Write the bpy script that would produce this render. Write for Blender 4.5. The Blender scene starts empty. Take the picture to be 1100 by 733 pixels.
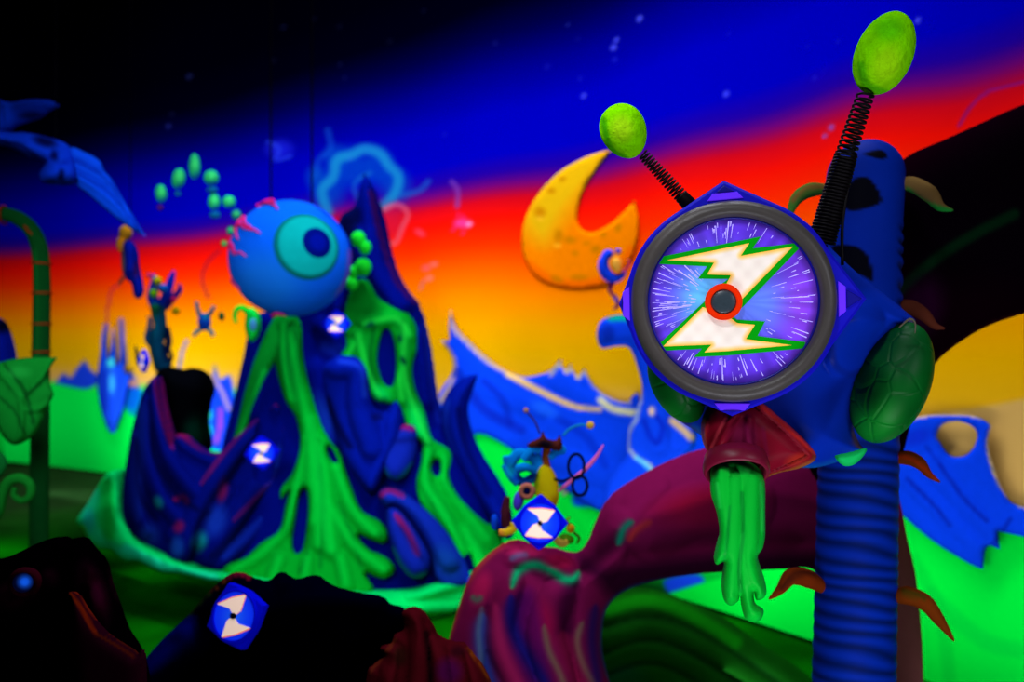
import bpy, bmesh, math, random
import numpy as np
from mathutils import Vector, Matrix
from mathutils.geometry import delaunay_2d_cdt
random.seed(4); rng = np.random.default_rng(4)
SC = bpy.context.scene; COL = SC.collection
F = 35/36*1100; CX, CY, ZC = 550.0, 366.5, 2.0

def P(x, y, Y): return Vector(((x-CX)/F*Y, Y, ZC-(y-CY)/F*Y))
def px_of(co):
    return CX+co[:, 0]/co[:, 1]*F, CY-(co[:, 2]-ZC)/co[:, 1]*F

# ------------------------------------------------------------------ curves in 2-D
def cat(pts, closed=False, n=8):
    """smooth curve through pts; a third value marks a sharp corner"""
    pts = [tuple(p) for p in pts]; N = len(pts); out = []
    def g(i): return np.array(pts[i % N][:2] if closed else pts[max(0, min(N-1, i))][:2], float)
    def sharp(i): return len(pts[i % N]) > 2 if closed else False
    for i in range(N if closed else N-1):
        p0, p1, p2, p3 = g(i-1), g(i), g(i+1), g(i+2)
        if sharp(i): p0 = p1-(p2-p1)*.6
        if sharp(i+1): p3 = p2+(p2-p1)*.6
        for k in range(n):
            t = k/n
            out.append(.5*((2*p1)+(-p0+p2)*t+(2*p0-5*p1+4*p2-p3)*t*t+(-p0+3*p1-3*p2+p3)*t**3))
    if not closed: out.append(g(N-1))
    return np.array(out)
def cat3(pts, n=8):
    N = len(pts); out = []
    g = lambda i: np.array(pts[max(0, min(N-1, i))], float)
    for i in range(N-1):
        p0, p1, p2, p3 = g(i-1), g(i), g(i+1), g(i+2)
        for k in range(n):
            t = k/n
            out.append(.5*((2*p1)+(-p0+p2)*t+(2*p0-5*p1+4*p2-p3)*t*t+(-p0+3*p1-3*p2+p3)*t**3))
    out.append(g(N-1)); return np.array(out)
def resample(poly, step):
    q = np.vstack([poly, poly[:1]]); d = np.hypot(*np.diff(q, axis=0).T); s = np.r_[0, np.cumsum(d)]
    n = max(6, int(s[-1]/step)); t = np.linspace(0, s[-1], n, endpoint=False)
    return np.c_[np.interp(t, s, q[:, 0]), np.interp(t, s, q[:, 1])]
def inside(px, py, poly):
    r = np.zeros(px.shape, bool); j = len(poly)-1
    for i in range(len(poly)):
        xi, yi = poly[i]; xj, yj = poly[j]
        if yi != yj:
            c = ((yi > py) != (yj > py)) & (px < (xj-xi)*(py-yi)/(yj-yi)+xi); r ^= c
        j = i
    return r
def dist_line(px, py, line, closed=False):
    """distance to a polyline and where along it (0..1)"""
    L = np.vstack([line, line[:1]]) if closed else line
    best = np.full(px.shape, 1e9); tt = np.zeros(px.shape); n = len(L)-1
    for i in range(n):
        a, b = L[i], L[i+1]; ab = b-a; q = max(ab@ab, 1e-9)
        t = np.clip(((px-a[0])*ab[0]+(py-a[1])*ab[1])/q, 0, 1)
        d = np.hypot(px-a[0]-t*ab[0], py-a[1]-t*ab[1]); m = d < best
        best[m] = d[m]; tt[m] = (i+t[m])/n
    return best, tt

# ------------------------------------------------------------------ painting (airbrushed colour of the things, plus some painted shading)
def lin(c):
    c = np.clip(np.asarray(c, float), 0, 1)
    return np.where(c <= .04045, c/12.92, ((c+.055)/1.055)**2.4)
def C(*c): return np.array(c, float)/255
def ops_apply(px, py, col, ops):
    for op in ops:
        k, c = op[0], C(*op[1])
        if k == 's':      # stroke: width, pts, alpha, end-width
            w, pts = op[2], op[3]; al = op[4] if len(op) > 4 else 1.; w2 = op[5] if len(op) > 5 else w
            W = max(w, w2)*1.6; A = np.array([p[:2] for p in pts])
            m = (px > A[:, 0].min()-W) & (px < A[:, 0].max()+W) & (py > A[:, 1].min()-W) & (py < A[:, 1].max()+W)
            if not m.any(): continue
            d, t = dist_line(px[m], py[m], cat(pts, n=5)); ww = w+(w2-w)*t
            a = al*np.clip(1.25-(d/np.maximum(ww, .1))**1.6*1.25, 0, 1)
        elif k == 'g':    # soft airbrush stroke with tapering ends
            w, pts = op[2], op[3]; al = op[4] if len(op) > 4 else 1.; W = w*2.4; A = np.array([p[:2] for p in pts])
            m = (px > A[:, 0].min()-W) & (px < A[:, 0].max()+W) & (py > A[:, 1].min()-W) & (py < A[:, 1].max()+W)
            if not m.any(): continue
            d, t = dist_line(px[m], py[m], cat(pts, n=5)); tp = np.clip(.25+1.1*np.sin(np.pi*np.clip(t, 0, 1))**.6, 0, 1)
            a = al*np.exp(-(d/(w*tp))**2)
        elif k == 'a':    # area: softness, pts, alpha
            soft, pts = op[2], op[3]; al = op[4] if len(op) > 4 else 1.
            A = np.array([p[:2] for p in pts]); W = soft+12
            m = (px > A[:, 0].min()-W) & (px < A[:, 0].max()+W) & (py > A[:, 1].min()-W) & (py < A[:, 1].max()+W)
            if not m.any(): continue
            pl = cat(pts, True, 5); d, _ = dist_line(px[m], py[m], pl, True)
            d = np.where(inside(px[m], py[m], pl), d, -d); a = al*np.clip(.5+d/max(soft, .1), 0, 1)
        elif k == 'b':    # soft blob: (cx,cy,rx,ry,deg), alpha
            cx, cy, rx, ry, dg = op[2]; al = op[3] if len(op) > 3 else 1.; hard = op[4] if len(op) > 4 else 1.5
            m = (abs(px-cx) < 1.5*max(rx, ry)) & (abs(py-cy) < 1.5*max(rx, ry))
            if not m.any(): continue
            u = px[m]-cx; v = py[m]-cy; s, q = math.sin(math.radians(dg)), math.cos(math.radians(dg))
            e = np.hypot((u*q+v*s)/rx, (-u*s+v*q)/ry); a = al*np.clip((1-e)*hard+.15, 0, 1)
        col[m] = col[m]*(1-a[:, None])+c*a[:, None]
    return col
def set_paint(me, col):
    at = me.color_attributes.new('paint', 'FLOAT_COLOR', 'POINT')
    a = np.ones((len(me.vertices), 4), np.float32); a[:, :3] = lin(col); at.data.foreach_set('color', a.ravel())

# ------------------------------------------------------------------ materials
MATS = {}
def mat(name, color=None, rough=.7, spec=0., emit=0., paint=False, nscale=18., namp=.12, bump=.0, bscale=30., ecol=None, metal=0., voronoi=None):
    if name in MATS: return MATS[name]
    m = bpy.data.materials.new(name); m.use_nodes = True; N = m.node_tree.nodes; L = m.node_tree.links
    b = N['Principled BSDF']; b.inputs['Roughness'].default_value = rough; b.inputs['Metallic'].default_value = metal
    b.inputs['Specular IOR Level'].default_value = spec
    tc = N.new('ShaderNodeTexCoord'); nz = N.new('ShaderNodeTexNoise'); nz.inputs['Scale'].default_value = nscale
    nz.inputs['Detail'].default_value = 5; L.new(tc.outputs['Object'], nz.inputs['Vector'])
    mr = N.new('ShaderNodeMapRange'); mr.inputs['To Min'].default_value = 1-namp; mr.inputs['To Max'].default_value = 1+namp*.6
    L.new(nz.outputs['Fac'], mr.inputs['Value'])
    vm = N.new('ShaderNodeVectorMath'); vm.operation = 'SCALE'; L.new(mr.outputs[0], vm.inputs['Scale'])
    if paint:
        at = N.new('ShaderNodeAttribute'); at.attribute_name = 'paint'; L.new(at.outputs['Color'], vm.inputs[0])
    else: vm.inputs[0].default_value = tuple(lin(C(*color)))
    L.new(vm.outputs[0], b.inputs['Base Color'])
    if emit > 0:
        b.inputs['Emission Strength'].default_value = emit
        if ecol is not None: b.inputs['Emission Color'].default_value = (*lin(C(*ecol)), 1)
        else: L.new(vm.outputs[0], b.inputs['Emission Color'])
    if bump > 0:
        bp = N.new('ShaderNodeBump'); bp.inputs['Strength'].default_value = bump; bp.inputs['Distance'].default_value = .02
        if voronoi:
            vo = N.new('ShaderNodeTexVoronoi'); vo.feature = 'DISTANCE_TO_EDGE'; vo.inputs['Scale'].default_value = voronoi
            L.new(tc.outputs['Object'], vo.inputs['Vector']); cl = N.new('ShaderNodeMapRange'); cl.inputs['From Max'].default_value = .06
            L.new(vo.outputs['Distance'], cl.inputs['Value']); L.new(cl.outputs[0], bp.inputs['Height'])
        else:
            n2 = N.new('ShaderNodeTexNoise'); n2.inputs['Scale'].default_value = bscale; n2.inputs['Detail'].default_value = 6
            L.new(tc.outputs['Object'], n2.inputs['Vector']); L.new(n2.outputs['Fac'], bp.inputs['Height'])
        L.new(bp.outputs[0], b.inputs['Normal'])
    MATS[name] = m; return m
PAINT = mat('airbrushed paint', paint=True, bump=.25, bscale=9)
PAINT_FINE = mat('airbrushed foam', paint=True, bump=.3, bscale=45, nscale=40, rough=.5)
GLOSS = mat('glossy painted resin', paint=True, rough=.45, spec=.05, nscale=9, namp=.15)
MURAL = mat('mural paint', paint=True, rough=.9, spec=0., nscale=2, namp=.06)

# ------------------------------------------------------------------ object helpers
def tag(o, label=None, cat_=None, group=None, kind=None):
    if label: o['label'] = label
    if cat_: o['category'] = cat_
    if group: o['group'] = group
    if kind: o['kind'] = kind
    return o
def empty(name, loc, label, cat_, group=None):
    o = bpy.data.objects.new(name, None); COL.objects.link(o); o.location = loc; o.empty_display_size = .05
    return tag(o, label, cat_, group)
FIXN = [True]
def world_org(p):
    v = Vector((0, 0, 0))
    while p is not None: v += p.location; p = p.parent
    return v
def put(name, verts, faces, material, parent=None, col=None, smooth=True):
    """link with vertices given in world space, any depth of parent (no rotations used)"""
    verts = np.asarray(verts, float); me = bpy.data.meshes.new(name)
    org = Vector(verts.mean(axis=0)) if parent is None else world_org(parent)
    me.from_pydata((verts-np.array(org)).tolist(), [], [list(map(int, f)) for f in faces]); me.update()
    if col is not None: set_paint(me, np.asarray(col))
    if FIXN[0]:
        bm = bmesh.new(); bm.from_mesh(me); bmesh.ops.recalc_face_normals(bm, faces=bm.faces); bm.to_mesh(me); bm.free()
    if smooth: me.polygons.foreach_set('use_smooth', [True]*len(me.polygons))
    me.materials.append(material); o = bpy.data.objects.new(name, me); COL.objects.link(o)
    if parent is None: o.location = org
    else: o.parent = parent
    return o

def tri_fill(outline, step, holes=()):
    ob = resample(outline, step); loops = [ob]+[resample(h, step) for h in holes]
    lo, hi = ob.min(0), ob.max(0)
    gx, gy = np.meshgrid(np.arange(lo[0], hi[0], step), np.arange(lo[1], hi[1], step*.866)); gx = gx.copy(); gx[1::2] += step/2
    gx, gy = gx.ravel(), gy.ravel(); ins = inside(gx, gy, ob); gx, gy = gx[ins], gy[ins]
    for h in loops[1:]:
        k = ~inside(gx, gy, h); gx, gy = gx[k], gy[k]
    for lp in loops:
        if len(gx):
            d, _ = dist_line(gx, gy, lp, True); k = d > .55*step; gx, gy = gx[k], gy[k]
    V = []; E = []
    for lp in loops:
        b = len(V); V += [Vector(p) for p in lp]; E += [(b+i, b+(i+1) % len(lp)) for i in range(len(lp))]
    V += [Vector((x, y)) for x, y in zip(gx, gy)]
    v, e, f, _, _, _ = delaunay_2d_cdt(V, E, [], 0, 1e-5)
    v = np.array([tuple(p) for p in v]); f = np.array([t for t in f if len(t) == 3]); c = v[f].mean(1)
    k = inside(c[:, 0], c[:, 1], ob)
    for h in loops[1:]: k &= ~inside(c[:, 0], c[:, 1], h)
    f = f[k]
    a, b, c = v[f[:, 0]], v[f[:, 1]], v[f[:, 2]]; ar = (b[:, 0]-a[:, 0])*(c[:, 1]-a[:, 1])-(b[:, 1]-a[:, 1])*(c[:, 0]-a[:, 0])
    f[ar > 0] = f[ar > 0][:, ::-1]        # anticlockwise with y up
    d = np.full(len(v), 1e9)
    for lp in loops:
        dd, _ = dist_line(v[:, 0], v[:, 1], lp, True); d = np.minimum(d, dd)
    return v, f, d

def sculpt(name, outline, Y, T=.1, W=None, back=None, bumps=(), base=(60, 60, 60), ops=(), step=4, parent=None, material=None,
           holes=(), wob=0., power=.5, shade=None):
    """a closed sculpted solid: traced outline, rounded over a rim of width W (px) to the thickness T (m), with raised ridges/hollows"""
    pl = cat(outline, True, 7); hs = [cat(h, True, 7) for h in holes]
    v, f, d = tri_fill(pl, step, hs); x, y = v[:, 0], v[:, 1]
    if W is None: W = d.max()
    Yv = Y(x, y) if callable(Y) else np.full(len(x), float(Y))
    u = 1-np.clip(d/W, 0, 1); prof = (1-u*u)**power
    edge = np.clip(d/ (step*1.5), 0, 1)
    h = np.zeros(len(x))
    for bp in bumps:      # (pts, r0, r1, height)
        pts, r0, r1, hh = bp; ln = cat(pts, n=5) if len(pts) > 1 else np.array([pts[0], (pts[0][0]+.1, pts[0][1])], float)
        dd, t = dist_line(x, y, ln); r = r0+(r1-r0)*t; q = np.clip(1-(dd/r)**2, 0, 1)**.5*hh
        h = np.maximum(h, q) if hh > 0 else np.where(q < 0, np.minimum(h, q), h)
    if wob: h = h+wob*(np.sin(x*.11+np.sin(y*.07)*2)+np.sin(y*.13+x*.05))*.5
    front = Yv-T*prof-h*edge
    bk = T if back is None else back
    rear = Yv+bk*prof
    border = d < 1e-4
    co = np.c_[(x-CX)/F*front, front, ZC-(y-CY)/F*front]
    idx = np.full(len(x), -1); idx[~border] = len(x)+np.arange((~border).sum()); idx[border] = np.where(border)[0]
    cr = np.c_[(x-CX)/F*Yv, rear, ZC-(y-CY)/F*Yv][~border]
    fb = idx[f][:, ::-1]
    keep = np.array([len(set(t)) == 3 and not border[[i if i < len(x) else 0 for i in t]].all() or (max(t) >= len(x)) for t in fb])
    col = np.tile(C(*base), (len(x), 1)).astype(float); col = ops_apply(x, y, col, ops)
    if shade is not None: col = shade(x, y, col)
    cols = np.vstack([col, col[~border]])
    ff = np.vstack([f, fb[keep]]) if keep.any() else f
    used = np.zeros(len(x)+len(cr), bool); used[ff.ravel()] = True; re = np.cumsum(used)-1
    return put(name, np.vstack([co, cr])[used], re[ff], material or PAINT, parent, cols[used])

def tube_verts(path, rad, n=10, cap=True):
    path = np.asarray(path, float); m = len(path); rad = np.broadcast_to(np.asarray(rad, float), (m,))
    V = []; Fc = []; up = Vector((.13, .21, 1)).normalized(); prev = None
    for i in range(m):
        t = Vector(path[min(i+1, m-1)]-path[max(i-1, 0)]).normalized()
        if prev is None:
            a = t.cross(up); a = a.normalized() if a.length > 1e-3 else t.orthogonal().normalized()
        else: a = (prev-t*prev.dot(t)).normalized()
        prev = a; b = t.cross(a)
        for k in range(n):
            w = 2*math.pi*k/n; V.append(Vector(path[i])+(a*math.cos(w)+b*math.sin(w))*rad[i])
    for i in range(m-1):
        for k in range(n): Fc.append((i*n+k, i*n+(k+1) % n, (i+1)*n+(k+1) % n, (i+1)*n+k))
    if cap: Fc.append(tuple(range(n))[::-1]); Fc.append(tuple((m-1)*n+k for k in range(n)))
    return V, Fc
def tube(name, pxpts, r_px, material, parent=None, color=None, n=10, seg=6, ops=None, shade=None):
    """pxpts: (x, y, Y) with radii in photo pixels (one or a list)"""
    pts = cat3([list(P(*p)) for p in pxpts], seg); m = len(pts)
    rr = np.atleast_1d(np.asarray(r_px, float)); rr = np.interp(np.linspace(0, 1, m), np.linspace(0, 1, len(rr)), rr) if len(rr) > 1 else np.full(m, rr[0])
    V, Fc = tube_verts(pts, rr*pts[:, 1]/F, n); V = np.array([tuple(v) for v in V])
    col = None
    if color is not None:
        x, y = px_of(V); col = np.tile(C(*color), (len(V), 1)); col = ops_apply(x, y, col, ops or [])
        if shade: col = shade(x, y, col)
    return put(name, V, Fc, material, parent, col)
def ellipsoid(name, cx, cy, Y, rx, ry, deg=0., ry_depth=None, material=None, parent=None, color=None, ops=None, nu=24, nv=16, shade=None, egg=0.):
    k = Y/F; d = (ry_depth or rx)*k; a = math.radians(deg); V = []; Fc = []
    for j in range(nv+1):
        th = math.pi*j/nv
        for i in range(nu):
            ph = 2*math.pi*i/nu; s = math.sin(th)*(1+egg*math.cos(th))
            lx, lz, ly = rx*k*s*math.cos(ph), ry*k*math.cos(th), d*s*math.sin(ph)
            V.append((lx*math.cos(a)+lz*math.sin(a), ly, -lx*math.sin(a)+lz*math.cos(a)))
    V = np.array(V)+np.array(P(cx, cy, Y))
    for j in range(nv):
        for i in range(nu): Fc.append((j*nu+i, j*nu+(i+1) % nu, (j+1)*nu+(i+1) % nu, (j+1)*nu+i))
    Fc = [tuple(reversed(q)) for q in Fc]
    # weld the poles
    V2 = [V[0]]+list(V[nu:nv*nu])+[V[-1]]; mp = lambda i: 0 if i < nu else (len(V2)-1 if i >= nv*nu else i-nu+1)
    F2 = []
    for q in Fc:
        t = []
        for i in q:
            w = mp(i)
            if w not in t: t.append(w)
        if len(t) > 2: F2.append(t)
    V2 = np.array(V2); col = None
    if color is not None:
        x, y = px_of(V2); col = np.tile(C(*color), (len(V2), 1)); col = ops_apply(x, y, col, ops or [])
        if shade: col = shade(x, y, col)
    return put(name, V2, F2, material or PAINT_FINE, parent, col)

class Frame:
    """local frame on a thing facing the camera side: u right, v up, n out (towards the viewer), in px units at its depth"""
    def __init__(s, cx, cy, Y, yaw=0., pitch=0., roll=0.):
        s.o = P(cx, cy, Y); s.k = Y/F
        R = Matrix.Rotation(math.radians(yaw), 3, 'Z') @ Matrix.Rotation(math.radians(pitch), 3, 'X') @ Matrix.Rotation(math.radians(roll), 3, 'Y')
        s.u = R @ Vector((1, 0, 0)); s.v = R @ Vector((0, 0, 1)); s.n = R @ Vector((0, -1, 0))
    def __call__(s, u, v, n=0.): return s.o+(s.u*u+s.v*v+s.n*n)*s.k
def prism(name, fr, poly, n0, n1, material, parent, bevel=0., smooth=False):
    """plate between n0 and n1 with a bevelled front edge; poly anticlockwise"""
    poly = np.array(poly, float)
    if 0.5*np.sum(poly[:, 0]*np.roll(poly[:, 1], -1)-np.roll(poly[:, 0], -1)*poly[:, 1]) < 0: poly = poly[::-1]
    c = poly.mean(0); N = len(poly); V = []
    rings = [(n0, 1.), (n1-bevel, 1.), (n1, None)] if bevel > 0 else [(n0, 1.), (n1, 1.)]
    for n, s in rings:
        for i, p in enumerate(poly):
            if s is None:
                a, b = poly[i-1], poly[(i+1) % N]; e1 = (p-a)/max(np.hypot(*(p-a)), 1e-6); e2 = (b-p)/max(np.hypot(*(b-p)), 1e-6)
                nn = np.array([-(e1+e2)[1], (e1+e2)[0]]); nn = nn/max(np.hypot(*nn), 1e-6); p = p+nn*bevel
            V.append(tuple(fr(p[0], p[1], n)))
    Fc = []
    for r in range(len(rings)-1):
        for i in range(N): Fc.append((r*N+i, r*N+(i+1) % N, (r+1)*N+(i+1) % N, (r+1)*N+i))
    Fc.append(tuple(range(N))[::-1]); Fc.append(tuple((len(rings)-1)*N+i for i in range(N)))
    return put(name, V, Fc, material, parent, smooth=smooth)
def lathe(name, fr, prof, material, parent, n=64, color_fn=None, closed=False, smooth=True):
    """prof: list of (radius, height along n)"""
    V = []; Fc = []; m = len(prof)
    for r, h in prof:
        for i in range(n):
            a = 2*math.pi*i/n; V.append(tuple(fr(r*math.cos(a), r*math.sin(a), h)))
    for j in range(m if closed else m-1):
        for i in range(n): Fc.append((j*n+i, ((j+1) % m)*n+i, ((j+1) % m)*n+(i+1) % n, j*n+(i+1) % n))
    if not closed: Fc.append(tuple((m-1)*n+i for i in range(n))); Fc.append(tuple(range(n))[::-1])
    return put(name, V, Fc, material, parent, smooth=smooth)
def disc_painted(name, fr, R, h, shade, material, parent, rings=60, n=160):
    V = [tuple(fr(0, 0, h))]; UV = [(0, 0)]; Fc = []
    for j in range(1, rings+1):
        for i in range(n):
            a = 2*math.pi*i/n; r = R*j/rings; UV.append((r*math.cos(a), r*math.sin(a))); V.append(tuple(fr(*UV[-1], h)))
    for i in range(n): Fc.append((0, 1+i, 1+(i+1) % n))
    for j in range(rings-1):
        for i in range(n): Fc.append((1+j*n+i, 1+(j+1)*n+i, 1+(j+1)*n+(i+1) % n, 1+j*n+(i+1) % n))
    for i in range(n):            # rim skirt gives it thickness
        pass
    UV = np.array(UV); return put(name, V, Fc, material, parent, shade(UV[:, 0], UV[:, 1]))

# ================================================================== SETTING
_s = np.array([-250, 0, 250, 500, 800, 1100, 1350.]); _Y = np.array([19.0, 16.6, 13.3, 10, 7.2, 5.3, 4.3])
_pf = np.polyfit(_s, 1/_Y, 4)
def wallY(x): return 1/np.polyval(_pf, np.clip(np.asarray(x, float), -250, 1350))
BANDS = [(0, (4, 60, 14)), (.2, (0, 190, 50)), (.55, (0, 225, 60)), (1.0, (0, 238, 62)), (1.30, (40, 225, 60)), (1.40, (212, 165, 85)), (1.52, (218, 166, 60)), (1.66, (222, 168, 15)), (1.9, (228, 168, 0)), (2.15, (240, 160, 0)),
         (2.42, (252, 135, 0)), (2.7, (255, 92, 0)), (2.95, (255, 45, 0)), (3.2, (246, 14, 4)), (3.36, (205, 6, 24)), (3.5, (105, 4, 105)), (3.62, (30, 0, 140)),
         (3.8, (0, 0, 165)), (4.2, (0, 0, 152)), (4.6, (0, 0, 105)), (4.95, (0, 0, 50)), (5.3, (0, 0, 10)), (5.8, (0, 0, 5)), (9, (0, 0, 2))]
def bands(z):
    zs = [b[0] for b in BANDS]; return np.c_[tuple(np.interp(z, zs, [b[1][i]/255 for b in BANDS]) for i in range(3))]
xs = np.r_[np.arange(-250, 1351, 2.5)]; zs = np.r_[np.arange(0, 6, .0165), np.arange(6, 8.01, .2)]
X, Z = np.meshgrid(xs, zs); Yg = wallY(X); co = np.c_[((X-CX)/F*Yg).ravel(), Yg.ravel(), Z.ravel()]
px, py = X.ravel(), (CY-(Z-ZC)*F/Yg).ravel()
wav = .03*np.sin(px*.012)+.02*np.sin(px*.031+1)
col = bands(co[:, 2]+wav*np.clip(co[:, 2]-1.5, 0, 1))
NB = (40, 40, 230)
mur = [
 # smoke over the volcano
 *[('b', (0, 60, 165), (x, y, r, r*1.1, 0), .75) for x, y, r in ((352, 205, 22), (375, 180, 24), (405, 180, 22), (425, 200, 20), (360, 170, 16), (340, 190, 14))],
 ('s', (20, 130, 175), 7.5, [(352, 228), (346, 205), (358, 190), (362, 172), (378, 166), (392, 160), (408, 165), (418, 178), (428, 190), (424, 208), (412, 222)], .8),
 ('s', (10, 80, 170), 4, [(340, 190), (342, 172), (355, 160), (352, 140)], .5), ('s', (20, 90, 170), 4, [(430, 210), (450, 205), (460, 195)], .6),
 ('s', (20, 110, 170), 3, [(385, 215), (380, 200), (388, 190), (398, 186)], .5),
 ('b', (190, 20, 60), (420, 240, 18, 24, 0), .6), ('s', (215, 90, 110), 3, [(412, 225), (428, 220), (438, 230), (432, 245), (424, 262), (412, 256)], .7),
 ('b', (240, 60, 90), (451, 250, 8, 3.5, 35), .9), ('s', (120, 60, 160), 3, [(485, 195), (492, 205), (491, 222)], .7),
 ('b', (255, 60, 150), (497, 240, 11, 6, 0), .9), ('b', (255, 150, 210), (504, 241, 4, 3, 0), .9), ('s', (240, 40, 120), 1.5, [(492, 230), (490, 242), (486, 248)], .8), ('s', (240, 40, 120), 1.5, [(497, 232), (499, 246), (496, 252)], .8),
 ('b', (255, 90, 110), (458, 288, 6, 4, 0), .8), ('b', (255, 110, 120), (466, 284, 5, 3, 0), .8), ('b', (255, 120, 120), (461, 299, 5, 4, 0), .8),
 ('s', (180, 100, 150), 1.4, [(455, 302), (451, 312)], .7), ('b', (30, 40, 215), (300, 160, 18, 12, 0), .5), ('s', (40, 70, 215), 2, [(288, 152), (300, 160), (296, 172), (312, 168)], .6),
 ('s', (120, 20, 130), 2.5, [(1030, 135), (1045, 112), (1065, 97), (1100, 88)], .7),
 # green slime field and far hills at left
 ('a', (0, 236, 70), 5, [(20, 420), (60, 413), (100, 420), (160, 425), (240, 450), (300, 470), (300, 520), (20, 520)]),
 ('a', (20, 60, 210), 4, [(60, 412, 1), (68, 402), (76, 406), (83, 396), (91, 387, 1), (98, 398), (108, 402), (120, 385), (126, 405), (140, 400), (150, 420), (146, 438), (135, 436), (126, 424), (108, 412), (92, 418)]),
 ('s', (190, 30, 60), 1.8, [(128, 306), (120, 312), (116, 330), (114, 352)], .9), ('s', (30, 60, 220), 3, [(114, 350), (112, 370), (111, 395)], .9, 5),
 ('s', (30, 60, 220), 3, [(130, 344), (131, 365), (133, 390)], .9, 5), ('s', (40, 80, 230), 2, [(201, 366), (195, 380), (193, 396)], .8),
 ('s', (120, 20, 50), 1.8, [(236, 270), (226, 278), (219, 290), (218, 305), (224, 320)], .8),
 ('a', (15, 60, 215), 4, [(214, 400), (226, 410), (231, 392, 1), (236, 408), (247, 404), (252, 425), (262, 440), (250, 480), (225, 480), (214, 440)]),
 ('s', (235, 170, 120), 2.5, [(228, 405), (238, 420), (246, 440)], .7), ('s', (200, 60, 150), 3, [(237, 440), (236, 460), (232, 475)], .7),
 ('b', (40, 240, 60), (222, 444, 6, 11, -10), 1), ('b', (40, 240, 60), (224, 462, 4, 9, -10), 1),
 ('b', (230, 150, 90), (142, 412, 11, 5, 15), .8), ('a', (0, 110, 205), 4, [(128, 425), (152, 418), (155, 445), (140, 445)], .8),
 ('a', (208, 165, 85), 6, [(1000, 452), (1040, 440), (1200, 430), (1200, 585), (1100, 570), (1065, 520), (1050, 500), (1005, 500)]),
 # slime pool under the ridges
 ('a', (0, 240, 60), 4, [(516, 466), (548, 472), (575, 482), (600, 486), (630, 490), (645, 498), (640, 540), (640, 620), (500, 640)]),
 ('a', (0, 70, 240), 4, [(648, 490), (700, 440), (760, 470), (760, 540), (640, 545), (615, 540), (625, 520)]),
 ('s', (225, 110, 190), 3, [(655, 476), (645, 492), (628, 507), (606, 530)], .9),
 ('a', (20, 70, 235), 4, [(716, 622), (752, 618), (756, 640), (738, 648), (718, 636)]),
 ('a', (0, 242, 60), 4, [(960, 545, 1), (1000, 575), (1030, 600), (1060, 615), (1075, 580), (1100, 572), (1200, 570), (1200, 760), (700, 760), (700, 650), (860, 600)]),
 ('s', (0, 200, 60), 12, [(1000, 640), (1060, 690), (1120, 700)], .35), ('s', (0, 190, 50), 10, [(980, 600), (1010, 660), (1020, 730)], .3),
]
ops_apply(px, py, col, mur)
for _ in range(45):       # painted stars
    a, b = random.uniform(140, 1090), random.uniform(10, 190); m = (abs(px-a) < 4) & (abs(py-b) < 4)
    if m.any() and co[m, 2].mean() > 3.75:
        e = np.hypot(px[m]-a, py[m]-b)/random.uniform(1.3, 3.0); w = np.clip(1.2-e, 0, 1)*random.uniform(.1, .4)
        col[m] = col[m]*(1-w[:, None])+C(70, 90, 230)*w[:, None]
for a, b, r in ((986, 22, 3.4), (659, 51, 3.2), (662, 43, 2.4), (687, 20, 3), (893, 137, 3.4), (886, 146, 2.6), (627, 103, 2.6), (780, 101, 3.2)):
    m = (abs(px-a) < 6) & (abs(py-b) < 6); w = np.clip(1.3-np.hypot(px[m]-a, py[m]-b)/r, 0, 1)*.75; col[m] = col[m]*(1-w[:, None])+C(90, 100, 240)*w[:, None]
nx, nz_ = len(xs), len(zs); ii, jj = np.meshgrid(np.arange(nx-1), np.arange(nz_-1)); q = (jj*nx+ii).ravel()
FIXN[0] = False
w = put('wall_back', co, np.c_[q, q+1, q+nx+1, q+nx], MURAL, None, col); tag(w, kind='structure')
FIXN[0] = True
def box(name, lo, hi, material):
    V = [(x, y, z) for x in (lo[0], hi[0]) for y in (lo[1], hi[1]) for z in (lo[2], hi[2])]
    return put(name, V, [(0, 1, 3, 2), (4, 6, 7, 5), (0, 4, 5, 1), (2, 3, 7, 6), (0, 2, 6, 4), (1, 5, 7, 3)], material, None, smooth=False)
BLACK = mat('matt black', (6, 6, 8), rough=.9, spec=.02, nscale=4)
tag(box('ceiling', (-15, -3.2, 8.02), (7, 21, 8.2), BLACK), kind='structure')
tag(box('wall_left', (-15.2, -3.2, -.1), (-15, 21, 8.02), BLACK), kind='structure')
tag(box('wall_right', (7, -3.2, -.1), (7.2, 21, 8.02), BLACK), kind='structure')
tag(box('wall_front', (-15, -3.4, -.1), (7, -3.2, 8.02), BLACK), kind='structure')
# floor: gently lumpy dark green ground
gx, gy = np.meshgrid(np.arange(-15, 7.01, .1), np.arange(-3.2, 20.5, .1)); gx, gy = gx.ravel(), gy.ravel(); nxx = len(np.arange(-15, 7.01, .1))
n1 = np.sin(gx*2.1+np.sin(gy*1.7)*1.2)*np.sin(gy*2.6+gx*.8); n2 = np.sin(gx*5+gy*2+np.sin(gy*4))
gc = np.tile(C(3, 84, 3), (len(gx), 1))*(1+.45*n1+.25*n2)[:, None]
far = np.clip((gy-10)/2, 0, 1)[:, None]*np.clip((-gx-4)/1.5, 0, 1)[:, None]; gc = gc*(1-far)+C(30, 62, 26)*far
vv = np.clip((3.5-gy)/1, 0, 1)[:, None]; gc = gc*(1-vv)+C(8, 8, 10)*vv
q = np.array([j*nxx+i for j in range(len(gx)//nxx-1) for i in range(nxx-1)])
FIXN[0] = False
fl = put('floor', np.c_[gx, gy, -.03+.03*n1], np.c_[q, q+1, q+nxx+1, q+nxx], mat('ground paint', paint=True, rough=.75, spec=0., nscale=2.5, namp=.5, bump=.5, bscale=6), None, gc); tag(fl, kind='structure')
FIXN[0] = True

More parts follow.
